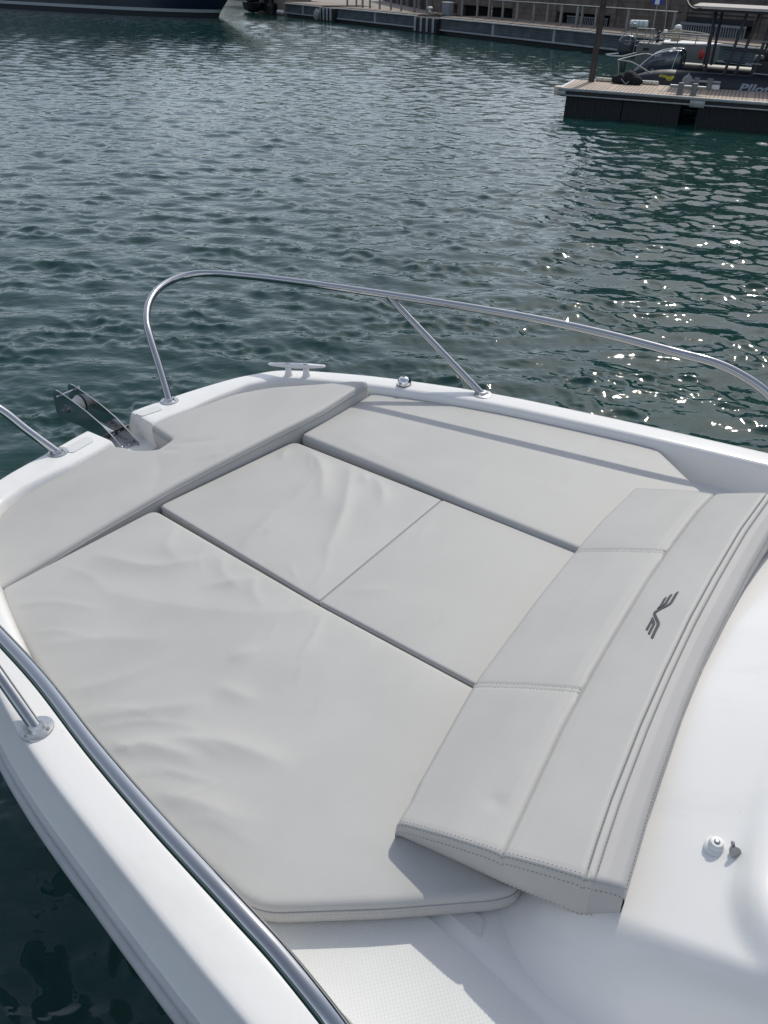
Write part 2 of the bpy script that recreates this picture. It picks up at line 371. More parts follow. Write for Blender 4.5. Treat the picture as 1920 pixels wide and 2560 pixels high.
for i in range(len(outer)):
    s_, l_ = outer[i]; bow = math.exp(-max(s_, 0) / 1.3)
    sec = []
    for z, ins in ((-.138, -.038), (-.25, .0), (-.45, .07 + .06 * bow), (-.7, .12 + .18 * bow), (-1.0, .18 + .33 * bow), (-1.25, .30 + .5 * bow), (-1.45, .75 + .2 * bow)):
        q = outer[i] - Nn[i] * ins
        lim = l_ * max(0.02, 1 - ins * 1.0)
        y = q[1] if abs(l_) > .8 else l_ * max(.03, (1 - 1.15 * ins))
        x = max(q[0], s_ + ins * bow * .9)
        sec.append((x, y, z))
    hs.append(sec)
hb = B().loft(hs, caps=False)
# transom
hb.add([hs[0][k] for k in range(7)] + [hs[-1][k] for k in range(7)], [(k, k + 1, 8 + k, 7 + k) for k in range(6)])
hb.build('hull', M['gel'], boat, ang=50)

# deck sheet inside the gunwale
inner = outer - Nn * (wlip + .022)[:, None]
keep = np.arange(0, len(inner), 4)
pl = [tuple(inner[i]) for i in keep]
r_ = delaunay_2d_cdt([Vector(p) for p in pl], [], [list(range(len(pl)))], 1, 1e-5)
B().add([(p.x, p.y, -.112) for p in r_[0]], r_[2]).build('deck', M['gel'], boat)
def sheet(name, poly, z, mat, parent, t=.004):
    return B().prism(poly, lambda x, y, h: (x, y, h), z - .002, z + t).build(name, mat, parent, ang=30)
def rounded(poly, rc, n=5):
    P = [Vector(p) for p in poly]; out = []
    for i, p in enumerate(P):
        a, b_ = P[i - 1], P[(i + 1) % len(P)]; r = rc[i] if hasattr(rc, '__len__') else rc
        d1, d2 = (a - p), (b_ - p); c1 = min(r, d1.length * .45); c2 = min(r, d2.length * .45)
        q1 = p + d1.normalized() * c1; q2 = p + d2.normalized() * c2
        for k in range(n + 1):
            t = k / n; out.append(tuple((q1 * (1 - t) ** 2 + p * 2 * t * (1 - t) + q2 * t * t)))
    return out
def side_panel(sgn, s0, s1):
    A = []; 
    for s in np.linspace(s0, s1, 30):
        idx = [i for i in range(len(inner)) if sgn * inner[i, 1] > 0]
        j = min(idx, key=lambda i: abs(inner[i, 0] - s)); A.append((s, inner[j, 1] - sgn * .025))
    return A + [(s1, sgn * .875), (2.4, sgn * .865), (2.16, sgn * .83), (2.03, sgn * .815), (s0, sgn * .78)]
sheet('nonskid_panel', rounded(side_panel(-1, 1.2, 4.9), .02), -.112, M['nonskid'], boat)
sheet('nonskid_panel', rounded(side_panel(1, 1.2, 4.9), .02), -.112, M['nonskid'], boat)
sheet('nonskid_panel', rounded([(2.00, -.765), (2.062, -.787), (2.136, -.793), (2.119, -.752)], .015), -.112, M['nonskid'], boat, .0045)
for sg, poly in ((-1, [(-.022, -.228), (.035, -.226), (.022, -.115), (-.034, -.118)]), (1, [(-.035, .112), (.012, .112), (.035, .205), (-.022, .208)])):
    sheet('nonskid_panel', rounded(poly, .018), .0005, M['nonskid'], boat, .0028)

# console and coachroof as one moulded surface
def sst(x): x = np.clip(x, 0, 1); return x * x * (3 - 2 * x)
def sd_box(s, l, s0, s1, hl, rc):
    ds = np.maximum(s0 + rc - s, s - (s1 - rc)); dl = np.abs(l) - (hl - rc)
    return np.hypot(np.maximum(ds, 0), np.maximum(dl, 0)) + np.minimum(np.maximum(ds, dl), 0) - rc
def console_z(s, l):
    d1 = -sd_box(s, l, 2.06, 4.0, .815, .26)
    top = .185 + .42 * np.clip(s - 2.28, -.2, .5) - .19 * np.clip(np.abs(l) - .12, 0, .6) ** 1.5
    h = top * sst(d1 / .15)
    d2 = -sd_box(s - .10 * l * l, l, 2.44, 3.75, .70, .16)
    d3 = -sd_box(s, l, 2.78, 3.75, .64, .16)
    q = sst(d2 / .06)
    return -.113 + h * (1 - q) + q * .262 * sst(d1 / .15) + .42 * sst(d3 / .2)
def console():
    S = np.r_[np.linspace(1.99, 2.75, 120), np.linspace(2.77, 4.02, 70)]; Ls = np.linspace(-.83, .83, 200)
    SS, LL = np.meshgrid(S, Ls, indexing='ij'); ZZ = console_z(SS, LL)
    n1 = len(Ls); v = np.stack([SS, LL, ZZ], -1).reshape(-1, 3); f = [(i * n1 + k, i * n1 + k + 1, (i + 1) * n1 + k + 1, (i + 1) * n1 + k) for i in range(len(S) - 1) for k in range(n1 - 1)
         if ZZ[i:i + 2, k:k + 2].max() > -.1128]
    me = B().add(v, f).build('console', M['gel'], boat, ang=180, fix=False)
    return me
console()
zc = float(console_z(2.437, -.492))
B().lathe([(.0195, -.004), (.0195, .0025), (.017, .0055), (.014, .007), (.0125, .0145), (.010, .0172), (.0052, .0178), (.005, .016), (.002, .016)], (2.437, -.492, zc), (0, -.06, 1)).build('screw_cap', M['plastic'], boat)
scw = B().lathe([(.0058, 0), (.0058, .0025), (.003, .004)], (2.437, -.493, zc + .0155)).build('screw', M['bolt'], boat)
bz = float(console_z(2.466, -.494))
hx = B(); hx.lathe([(.0065, -.006), (.0072, -.004), (.0072, .004), (.0065, .006)], (2.466, -.494, bz + .007), (.35, -.55, .35), 6)
hx.lathe([(.0105, .006), (.0105, .008)], (2.466, -.494, bz + .007), (.35, -.55, .35), 16)
hx.lathe([(.0035, .006), (.0035, .018), (.002, .019)], (2.466, -.494, bz + .007), (-.35, .15, .9), 10)
hx.build('hex_bolt', M['bolt'], boat, ang=25)

# bow rails with feet and braces
def rail(path, foot1, foot2, brace, name='bow_rail'):
    P = spline(path, 160)
    rl = B().tube(P, .0155, 20).build(name, M['steel'], boat)
    for f in (foot1, foot2):
        b = B().lathe([(.037, .0), (.038, .002), (.037, .004), (.030, .0058), (.021, .0062), (.0195, .009), (.0165, .014)], f, (0, 0, 1), 32)
        fl = b.build('rail_foot', M['steelworn'], rl)
        for k in range(3):
            t = 2.1 * k + .4
            B().lathe([(.0055, 0), (.005, .002), (.001, .0028)], (f[0] + .027 * math.cos(t), f[1] + .027 * math.sin(t), f[2] + .0048), (0, 0, 1), 12).build('foot_screw', M['bolt'], rl)
    a, c = Vector(brace[0]), Vector(brace[1])
    B().tube([a, a.lerp(c, .5), c], .0145, 18).build('brace', M['steel'], rl)
    return rl
SP = [(-.006, .267, 0), (-.11, .325, .105), (-.205, .376, .195), (-.268, .418, .238), (-.335, .49, .278), (-.39, .59, .305), (-.410, .70, .318), (-.385, .80, .322), (-.30, .862, .322), (-.17, .905, .322), (.014, .957, .321), (.543, 1.057, .32), (1.125, 1.134, .32), (1.444, 1.164, .31), (1.74, 1.181, .291), (1.86, 1.193, .28), (1.95, 1.199, .256), (2.055, 1.2, .207), (2.13, 1.192, .13), (2.18, 1.18, .04), (2.19, 1.175, 0)]
PP = [(-.015, -.252, 0), (-.09, -.30, .09), (-.165, -.344, .18), (-.255, -.41, .24), (-.33, -.49, .278), (-.385, -.59, .305), (-.405, -.70, .318), (-.38, -.78, .322), (-.29, -.835, .322), (0, -.90, .321), (.543, -.985, .32), (1.123, -1.045, .32), (1.301, -1.066, .32), (1.533, -1.105, .32), (1.736, -1.132, .32), (1.932, -1.151, .312), (2.01, -1.156, .296), (2.105, -1.165, .265), (2.19, -1.168, .20), (2.25, -1.163, .11), (2.28, -1.158, .03), (2.285, -1.157, 0)]
rail(SP, (-.006, .267, 0), (2.19, 1.165, 0), ((1.033, 1.035, 0), (.545, 1.057, .314)))
rail(PP, (-.015, -.252, 0), (2.285, -1.157, 0), ((1.088, -1.038, 0), (.565, -.988, .314)))
for f in ((1.033, 1.035, 0), (1.088, -1.038, 0)):
    par = [o for o in boat.children if o.name.startswith('bow_rail')][0 if f[1] > 0 else 1]
    B().lathe([(.037, .0), (.038, .002), (.037, .004), (.030, .0058), (.021, .0062), (.0195, .009), (.0165, .014)], f, (0, 0, 1), 32).build('rail_foot', M['steelworn'], par)
    for k in range(3):
        t = 2.1 * k + 2.6
        B().lathe([(.0055, 0), (.005, .002), (.001, .0028)], (f[0] + .027 * math.cos(t), f[1] + .027 * math.sin(t), f[2] + .0048), (0, 0, 1), 12).build('foot_screw', M['bolt'], par)

# cleats
def cleat(c, d):
    d = Vector((d[0], d[1], 0)).normalized(); c = Vector(c); n = Vector((-d.y, d.x, 0)); z = Vector((0, 0, 1))
    secs = []
    for t in np.linspace(-1, 1, 33):
        a = abs(t); wd = .0135 * (1 - .45 * a ** 2) ; hh = .011 * (1 - .55 * a ** 1.5); lift = .003 * a ** 2
        if a > .97: wd *= .75; hh *= .6
        secs.append([c + d * (t * .127) + n * (wd * math.copysign(abs(math.cos(q)) ** .7, math.cos(q))) + z * (.046 + lift + hh * math.copysign(abs(math.sin(q)) ** .7, math.sin(q))) for q in np.linspace(0, 2 * math.pi, 16, endpoint=False)])
    b = B().loft(secs, closed=True)
    for sg in (-1, 1):
        p = c + d * (.04 * sg)
        b.lathe([(.0185, 0), (.0175, .006), (.014, .014), (.0125, .038)], p, (0, 0, 1), 20)
    o = b.build('mooring_cleat', M['plastic'], boat, ang=40)
    for sg in (-1, 1):
        B().lathe([(.009, -.002), (.009, .001), (.0065, .0012), (.006, -.001), (.001, -.001)], c + d * (.04 * sg) + z * .0565, (0, 0, 1), 16).build('cleat_screw', M['bolt'], o)
cleat((.268, .752, 0), (.225, .117))
cleat((.28, -.765, 0), (.225, -.117))

# bow light
nc = (.708, .935, 0)
nl = B().lathe([(.029, 0), (.0295, .003), (.029, .006), (.028, .012), (.0265, .020), (.022, .028), (.014, .0335), (.007, .0348), (.0065, .031), (.001, .031)], nc, (0, 0, 1), 36).build('navigation_light', M['chrome'], boat, ang=50)
B().lathe([(.031, 0), (.031, .003), (.029, .0035)], nc, (0, 0, 1), 36).build('gasket', M['black'], nl)
ls = []
for zz in np.linspace(.005, .023, 6):
    ls.append([(nc[0] + (.0305 - .12 * max(0, zz - .012)) * math.cos(a), nc[1] + (.0305 - .12 * max(0, zz - .012)) * math.sin(a), zz) for a in np.linspace(.3, 2.2, 20)])
B().loft(ls, caps=False).build('lens', M['lens'], nl)
B().lathe([(.005, -.002), (.005, .0012), (.001, .0015)], (nc[0], nc[1], .032), (0, 0, 1), 14).build('screw', M['bolt'], nl)

# bow roller
ch = [(.035, -.094), (.03, -.08), (-.02, -.043), (-.08, -.006), (-.166, .027), (-.25, .05), (-.33, .068), (-.355, .070), (-.375, .064), (-.388, .045), (-.402, -.04), (-.398, -.056), (-.38, -.066), (-.35, -.066), (-.25, -.06), (-.18, -.060), (-.12, -.078), (-.06, -.1), (.02, -.104), (.032, -.102)]
br0 = B().box(-.2, .035, -.015, .057, -.106, -.1, .001)
br0.v = [(x, y, z + (.028 * max(0, (-.05 - x) / .15))) for x, y, z in br0.v]
br = br0.build('bow_roller', M['steelworn'], boat)
for y0 in (-.017, .053):
    B().prism(ch, lambda x, y, h: (x, h, y), y0, y0 + .004).build('cheek_plate', M['steel'], br, ang=40)
B().lathe([(.034, -.012), (.036, -.009), (.03, .006), (.026, .018), (.025, .02), (.026, .022), (.03, .034), (.036, .047), (.034, .05)], (-.312, 0, -.002), (0, 1, 0), 32).build('roller', M['roller'], br)
ax_ = B().lathe([(.017, 0), (.017, .004), (.011, .0045), (.011, .013), (.006, .0135), (.0058, .02), (.004, .021)], (-.312, -.017, -.002), (0, -1, 0), 6)
ax_.lathe([(.017, 0), (.017, .005)], (-.312, -.0175, -.002), (0, -1, 0), 24)
B().lathe([(.011, 0), (.010, .008), (.006, .009)], (-.312, .057, -.002), (0, 1, 0), 20).build('axle_end', M['bolt'], br)
ax_.build('axle_nut', M['bolt'], br, ang=25)
B().tube([(-.338, -.032, .05), (-.338, .074, .05)], .0045, 12).lathe([(.008, 0), (.008, .006)], (-.338, .07, .05), (0, 1, 0), 14).build('locking_pin', M['steel'], br)
for s_, y in ((-.118, .002), (-.112, .04), (-.012, .002), (-.006, .04)):
    B().lathe([(.0115, 0), (.011, .004), (.008, .008), (.003, .0098), (.0005, .01)], (s_, y, -.1 + .028 * max(0, (-.05 - s_) / .15)), (0, 0, 1), 18).build('dome_bolt', M['bolt'], br)

# ------------------------------------------------------------------ cushions
def seg_dist(P, a, b):
    a = np.array(a); b = np.array(b); d = b - a; t = np.clip(((P - a) @ d) / (d @ d), 0, 1)
    return np.linalg.norm(P - a - t[:, None] * d, axis=1), t
def wrinkle(P, lines):
    z = np.zeros(len(P))
    for pts, w_, h_ in lines:
        Q = spline(pts, 14) if len(pts) > 2 else np.array([np.array(pts[0]) * (1 - t) + np.array(pts[1]) * t for t in np.linspace(0, 1, 8)])
        best = np.full(len(P), 9.); tt = np.zeros(len(P))
        for i in range(len(Q) - 1):
            d, t = seg_dist(P, Q[i], Q[i + 1]); m = d < best; best[m] = d[m]; tt[m] = (i + t[m]) / (len(Q) - 1)
        fade = np.sin(np.clip(tt * .84 + .08, 0, 1) * math.pi) ** .7
        z += h_ * fade * (.5 * np.exp(-(best / w_) ** 2) + .5 * np.exp(-1.7 * best / w_))
    return z
def inpoly(P, poly):
    x, y = P[:, 0], P[:, 1]; c = np.zeros(len(P), bool); n = len(poly)
    for i in range(n):
        x1, y1 = poly[i]; x2, y2 = poly[(i + 1) % n]
        if y1 == y2: continue
        k = ((y1 > y) != (y2 > y)) & (x < (x2 - x1) * (y - y1) / (y2 - y1) + x1); c ^= k
    return c
VK = [rng.normal(size=4) for _ in range(14)]
def soft(P, sc_):
    z = np.zeros(len(P))
    for k in VK: z += np.sin(P @ (k[:2] * sc_) + k[2] * 7)
    return z / len(VK)
def cushion(label, poly, rc, ztop, zbot, lines=(), puff=.004, rough=.0012, er=.015, pz=.013, name='sunpad_cushion', group='sunpad cushions on the foredeck'):
    out = resample(np.array(rounded(poly, rc, 7)), .009, True)
    A = .5 * np.sum(out[:, 0] * np.roll(out[:, 1], -1) - np.roll(out[:, 0], -1) * out[:, 1])
    if A < 0: out = out[::-1]
    T = np.roll(out, -1, 0) - np.roll(out, 1, 0); T /= np.linalg.norm(T, axis=1)[:, None]
    Nn_ = np.stack([T[:, 1], -T[:, 0]], 1)
    n = len(out); rings = [out - Nn_ * d for d in (0, .0015, .004, .008, .0135, .021)]
    P = np.vstack(rings)
    x0, y0 = out.min(0); x1, y1 = out.max(0); g = .0085
    gx, gy = np.meshgrid(np.arange(x0, x1, g), np.arange(y0, y1, g)); G = np.stack([gx.ravel(), gy.ravel()], 1) + rng.normal(size=(gx.size, 2)) * .0009
    G = G[inpoly(G, out)]
    def dist(Q):
        d = np.full(len(Q), 9.)
        for i in range(n): d = np.minimum(d, seg_dist(Q, out[i], out[(i + 1) % n])[0])
        return d
    dg = dist(G); m = dg > .028; G = G[m]; dg = dg[m]
    allp = np.vstack([P, G])
    res = delaunay_2d_cdt([Vector(p) for p in allp], [(i, (i + 1) % n) for i in range(n)], [], 1, 1e-7)
    V = np.array([(p.x, p.y) for p in res[0]]); faces = [f for f in res[2]]
    C_ = np.array([V[list(f)].mean(0) for f in faces]); ok = inpoly(C_, out); faces = [f for f, k in zip(faces, ok) if k]
    d = dist(V); q = np.clip(d / er, 0, 1)
    zt = np.array([ztop(a, b) for a, b in V])
    z = zt - er * (1 - np.sqrt(np.clip(1 - (1 - q) ** 2, 0, 1))) + puff * (1 - np.exp(-d / .06)) + sst(d / .05) * (wrinkle(V, lines) + rough * soft(V, 9) + rough * .5 * soft(V[:, ::-1], 23))
    b = B(); b.add(np.column_stack([V, z]), faces)
    ze = np.array([ztop(a, c) for a, c in out]) - er
    secs = []
    for i in range(n + 1):
        j = i % n; h = ze[j] - zbot
        secs.append([(out[j, 0] + Nn_[j, 0] * o, out[j, 1] + Nn_[j, 1] * o, ze[j] - h * t) for t, o in ((0, 0), (.06, .0012), (.25, .003), (.5, .0035), (.75, .002), (.95, -.002), (1, -.006))])
    b.loft(secs, caps=False)
    b.add([s[-1] for s in secs[:-1]], [tuple(range(n - 1, -1, -1))])
    c = np.array([*out.mean(0), zbot])
    b.v = [(x - c[0], y - c[1], zz - c[2]) for x, y, zz in b.v]
    bm_o = b.build(name, M['vinyl'], None, ang=65)
    me = bm_o.data; bm = bmesh.new(); bm.from_mesh(me); bmesh.ops.remove_doubles(bm, verts=bm.verts, dist=.0004); bmesh.ops.recalc_face_normals(bm, faces=bm.faces); bm.to_mesh(me); bm.free(); me.shade_smooth()
    bm_o.matrix_world = MB @ Matrix.Translation(c)
    tag(bm_o, label, 'cushion', group)
    # welt seam and stitches round the edge
    zp = ze - .0015
    pp = [(out[i, 0] + Nn_[i, 0] * .0012 - c[0], out[i, 1] + Nn_[i, 1] * .0012 - c[1], zp[i] - c[2]) for i in range(n)]
    B().tube(pp + [pp[0]], .0021, 6, False).build('piping', M['vinyl2'], bm_o)
    sp = resample([(out[i, 0] + Nn_[i, 0] * .0022 - c[0], out[i, 1] + Nn_[i, 1] * .0022 - c[1], zp[i] - .0075 - c[2]) for i in range(n)], .0045, True)
    stitches(sp).build('stitching', M['thread'], bm_o)
    return bm_o
def stitches(sp, r=.0007):
    b = B()
    for i in range(0, len(sp) - 1, 2):
        b.tube([sp[i], sp[i] * .15 + sp[i + 1] * .85], r, 4)
    return b
zbow = lambda s, l: -.005 + (.037 * l / .84 if l > 0 else .046 * l / .84)
cushion('wide grey bow cushion with a notch cut round the steel anchor roller',
    [(.098, .085), (.107, .174), (.143, .283), (.185, .442), (.281, .576), (.412, .68), (.56, .812), (.603, .828), (.601, .52), (.567, .30), (.535, .06), (.505, -.15), (.485, -.45), (.472, -.80), (.40, -.80), (.22, -.715), (.12, -.60), (.082, -.45), (.072, -.195), (.086, -.095), (.125, -.076), (.205, -.061), (.262, -.014), (.252, .06)],
    [.012, .03, .03, .05, .05, .05, .03, .016, .05, .05, .05, .05, .05, .02, .03, .05, .05, .05, .04, .02, .02, .02, .016, .006], zbow, -.1,
    [([(.27, -.02), (.33, .02)], .02, -.004), ([(.28, .03), (.42, .16)], .022, -.003), ([(.27, -.03), (.40, -.12), (.47, -.22)], .03, -.003), ([(.5, .1), (.44, .02)], .02, .002)])
cushion('grey cushion along the far side of the sunpad crossed by the rail shadow',
    [(.596, .405), (.602, .878), (.775, .917), (.904, .962), (1.138, 1.026), (1.391, 1.074), (1.69, 1.098), (1.745, 1.078), (1.884, .96), (1.99, .87), (1.99, .337), (1.433, .358), (1.013, .386)],
    [.02, .05, .05, .05, .05, .05, .03, .03, .05, .02, .02, .05, .05], lambda s, l: -.033, -.104,
    [([(.72, .5), (1.0, .43), (1.15, .42)], .03, .0015), ([(1.5, .6), (1.7, .58)], .04, .0012), ([(.9, .6), (1.1, .8)], .012, .0006)], rough=.0007)
cushion('crumpled small grey centre cushion in front of the hinge line',
    [(.590, .372), (.512, -.222), (1.2855, -.280), (1.2835, .356)], [.035, .02, .004, .004], lambda s, l: -.05 , -.104,
    [([(.675, .366), (.82, .27), (.93, .145)], .028, .0085), ([(.893, .35), (1.03, .15), (1.15, -.08)], .026, .0085), ([(1.017, .34), (1.09, .28), (1.13, .22)], .024, .006), ([(.85, .03), (.885, -.1), (.915, -.23)], .022, .005), ([(.585, .335), (.64, .25)], .02, .006), ([(.70, .36), (.74, .29), (.80, .24)], .008, .002), ([(1.2, -.27), (1.1, -.2)], .009, .002), ([(1.24, -.27), (1.2, -.15), (1.12, -.05)], .01, .0018), ([(.95, .35), (1.0, .25)], .008, .002), ([(.77, .35), (.86, .12), (.9, -.1)], .04, .005), ([(.97, .34), (1.0, .29)], .016, .005)], rough=.002, er=.0055, puff=.002)
cushion('smooth small grey centre cushion between the hinge line and the backrest',
    [(1.287, .356), (1.289, -.281), (1.812, -.292), (1.95, -.296), (1.95, .342), (1.778, .346)], [.006, .006, .02, .02, .02, .02], lambda s, l: -.049, -.104,
    [([(1.33, -.2), (1.42, -.12)], .025, .003), ([(1.30, .28), (1.36, .1)], .02, .0015)], rough=.001, er=.0055, puff=.002)
pw = [[(.60, -.52), (.78, -.46), (.89, -.33)], [(.99, -.42), (1.06, -.33)], [(.97, -.95), (1.07, -.82), (1.12, -.7)], [(1.085, -.96), (1.22, -.83), (1.3, -.75)], [(1.23, -.985), (1.29, -.91), (1.41, -.865)], [(1.345, -.845), (1.45, -.79), (1.58, -.755)], [(1.395, -1.0), (1.476, -.95), (1.62, -.91)], [(1.25, -.60), (1.29, -.53)], [(.75, -.62), (.95, -.55), (1.2, -.42), (1.3, -.33)], [(1.3, -.68), (1.4, -.66)], [(1.36, -.36), (1.40, -.48)]]
pw += [[(1.3, -.30), (1.26, -.40), (1.28, -.48)], [(1.33, -.30), (1.38, -.42)], [(1.05, -.29), (1.1, -.36), (1.18, -.40)], [(.9, -.28), (.96, -.35), (1.06, -.38)], [(.66, -.26), (.72, -.36), (.84, -.40)], [(1.16, -.94), (1.24, -.86), (1.35, -.80)], [(1.45, -1.0), (1.5, -.9), (1.52, -.86)], [(1.33, -.98), (1.4, -.92), (1.5, -.88)], [(.80, -.86), (.92, -.74), (1.04, -.66)], [(1.42, -.5), (1.46, -.56)], [(1.2, -.95), (1.3, -.93)]]
pw += [[(.56, -.84), (.66, -.74), (.8, -.68)], [(.7, -.88), (.78, -.8), (.9, -.76)], [(.53, -.62), (.66, -.6), (.78, -.62)], [(1.08, -.97), (1.14, -.88), (1.26, -.83)], [(1.32, -1.0), (1.36, -.93), (1.46, -.9)], [(1.5, -1.01), (1.56, -.95), (1.68, -.93)], [(.82, -.265), (.85, -.34), (.93, -.40)], [(1.2, -.285), (1.23, -.36), (1.22, -.44)], [(1.5, -.30), (1.54, -.38)], [(1.28, -.9), (1.38, -.83), (1.47, -.82)]]
ph = [.009, .0075, .006, .0075, .012, .011, .009, .007, .006, .007, .004] + [.003, .0025, .004, .004, .005, .003, .002, .0025, .005, .0015, .003] + [.003, .0022, .002, .002, .002, .002, .0015, .0018, .0012, .0018]
pwid = [.036, .024, .03, .028, .027, .036, .032, .03, .05, .03, .014] + [.010, .008, .02, .02, .03, .010, .006, .008, .035, .008, .012] + [.014, .012, .016, .011, .010, .012, .009, .009, .008, .010]
cushion('largest grey cushion, wrinkled, along the near side of the sunpad',
    [(.477, -.79), (.518, -.248), (1.296, -.292), (1.812, -.303), (2.02, -.306), (2.16, -.692), (2.134, -.73), (1.968, -.873), (1.775, -1.025), (1.60, -1.022), (1.30, -.993), (1.016, -.947), (.62, -.845)],
    [.025, .04, .05, .05, .03, .03, .03, .03, .05, .05, .05, .05, .05], lambda s, l: -.045, -.104,
    [(p, w_, h_ * .85) for p, w_, h_ in zip(pw, pwid, ph)], rough=.0022, puff=.006)

# ------------------------------------------------------------------ backrest
lk = lambda ks, vs: (lambda l: np.interp(l, ks, vs))
F_ = lk([-.755, -.69, -.64, -.327, .02, .31, .47, .69, .75], [1.905, 1.897, 1.885, 1.832, 1.810, 1.800, 1.799, 1.811, 1.816])
C_ = lk([-.72, -.39, -.21, -.08, .185, .35, .59, .72], [2.128, 2.085, 2.069, 2.060, 2.046, 2.043, 2.046, 2.058])
D_ = lk([-.69, -.62, -.52, -.32, -.146, .066, .243, .5, .74], [2.276, 2.264, 2.249, 2.226, 2.211, 2.197, 2.191, 2.187, 2.196])
R_ = lk([-.68, -.46, -.21, -.03, .2, .35, .53, .74], [2.342, 2.309, 2.281, 2.268, 2.261, 2.257, 2.257, 2.263])
PV_ = [(0, -.036), (0, -.014), (.006, -.002), (.022, .007), (.055, .014), (.16, .022), (.5, .0445), (.86, .0635), (.955, .0665), (.985, .064), (1, .061), (1.015, .066), (1.045, .0705), (1.15, .0765), (1.5, .093), (1.85, .1075), (1.95, .1115), (1.985, .110), (2, .1065), (2.03, .111), (2.12, .112), (2.2, .110), (2.23, .106), (2.26, .108), (2.5, .1065), (2.85, .1015), (2.95, .098), (2.985, .092), (3, .083)]
vx = np.array([p[0] for p in PV_]); vz = np.array([p[1] for p in PV_])
def prof_z(v): return np.interp(v, vx, vz)
def spos(v, l):
    f, c, d, r = F_(l), C_(l), D_(l), R_(l)
    return np.where(v < 1, f + (c - f) * v, np.where(v < 2, c + (d - c) * (v - 1), d + (r - d) * (v - 2)))
def lend(v, side):
    return np.interp(v, [0, 1, 2, 3], [-.750, -.718, -.697, -.664]) if side < 0 else np.interp(v, [0, 1, 2, 3], [.70, .72, .74, .748])
def vof(s, l):
    f, c, d, r = F_(l), C_(l), D_(l), R_(l)
    return np.where(s < c, (s - f) / (c - f), np.where(s < d, 1 + (s - c) / (d - c), 2 + (s - d) / (r - d)))
cs = [((1.808, .275), (2.045, .345)), ((1.842, -.345), (2.064, -.262))]
def surf(t, v):
    l = lend(v, -1) * (1 - t) + lend(v, 1) * t
    s = spos(v, l); z = prof_z(v)
    L_ = lend(v, 1) - lend(v, -1); e = np.minimum(t, 1 - t) * L_
    er = .011; q = np.clip(e / er, 0, 1)
    z = z - er * (1 - np.sqrt(np.clip(1 - (1 - q) ** 2, 0, 1)))
    # sewn rib just inside the near and far ends
    z = z - .0018 * np.exp(-((e - .009) / .002) ** 2) * (v < 2.1)
    z = z + .003 * np.exp(-((v - .5) / .35) ** 2) * np.sin(np.clip(t, 0, 1) * 9.4) * .4
    for a, b_ in cs:
        lc = a[1] + (b_[1] - a[1]) * np.clip(v, 0, 1)
        for off in (-.006, .006): z = z - .0026 * np.exp(-((l - lc - off) / .0028) ** 2) * (v < .985) * (v > .01)
        z = z - .002 * np.exp(-((l - lc) / .03) ** 2) * (v < .985)
    # gentle sag and dents
    z = z - .003 * np.exp(-(((s - 2.06) / .02) ** 2 + ((l + .62) / .02) ** 2))
    return s, l, z
tv = np.unique(np.r_[0, .0008, .002, .004, .007, .011, np.linspace(.014, .986, 360), .989, .993, .996, .998, .9992, 1])
vv = np.unique(np.concatenate([vx, np.linspace(.02, .98, 26), np.linspace(1.05, 1.95, 20), np.linspace(2.02, 2.25, 8), np.linspace(2.3, 2.95, 10)]))
vv = np.r_[vv]
TT, VV = np.meshgrid(tv, vv, indexing='ij')
S_, L_, Z_ = surf(TT, VV)
first = np.argmin(vx)  # front bottom row
Z_[:, 0] = -.04
n1 = len(vv); V3 = np.stack([S_, L_, Z_], -1)
# rows below the rear edge and below the ends
bk = B()
f = [(i * n1 + k, i * n1 + k + 1, (i + 1) * n1 + k + 1, (i + 1) * n1 + k) for i in range(len(tv) - 1) for k in range(n1 - 1)]
cB = np.array([2.08, 0, 0.])
bk.add((V3 - cB).reshape(-1, 3), f)
rear = [[V3[i, -1] - cB, V3[i, -1] - cB + np.array([.003, 0, -.012]), V3[i, -1] - cB + np.array([0, 0, -.07])] for i in range(len(tv))]
bk.loft(rear, caps=False)
zb_ = np.interp(vv, [0, 1, 2, 3], [-.044, -.036, -.024, -.014])
for ii, sg in ((0, -1), (len(tv) - 1, 1)):
    secs = []
    for k in range(n1):
        p = V3[ii, k]; h = max(.001, p[2] - zb_[k])
        secs.append([p - cB + np.array([0, sg * o, -h * t]) for t, o in ((0, 0), (.08, .001), (.3, .002), (.7, -.002), (.95, -.008), (1, -.012))])
    bk.loft(secs, caps=False)
back = bk.build('backrest_cushion', M['vinyl'], None, ang=50)
bm = bmesh.new(); bm.from_mesh(back.data); bmesh.ops.remove_doubles(bm, verts=bm.verts, dist=.0002); bmesh.ops.recalc_face_normals(bm, faces=bm.faces); bm.to_mesh(back.data); bm.free(); back.data.shade_smooth()
back.data.materials.append(M['vinyl2'])
for pg in back.data.polygons:
    c_ = pg.center; l_ = c_.y
    if c_.x + cB[0] > float(D_(l_)) + .012: pg.material_index = 1
back.matrix_world = MB @ Matrix.Translation(cB)
tag(back, 'long grey backrest cushion with stitched panels and a dark winged emblem', 'backrest')
def onsurf(t, v, up=.0006):
    s, l, z = surf(np.asarray(t, float), np.asarray(v, float)); return np.stack([s, l, z + up], -1) - cB
ts = np.linspace(.016, .984, 700)
seams = [onsurf(ts, np.full_like(ts, 1.99)), onsurf(ts, np.full_like(ts, 2.235)), onsurf(np.linspace(.003, .997, 700), np.full_like(ts, 2.985)) + np.array([.001, 0, 0])]
vs_ = np.linspace(.03, 1.99, 300)
for sg in (0, 1):
    Lw = lend(vs_, 1) - lend(vs_, -1)
    for e in (.009, .0015):
        t = e / Lw; seams.append(onsurf(t if sg == 0 else 1 - t, vs_ * (1 if e > .005 else 1.12)))
vs2 = np.linspace(.015, .985, 120)
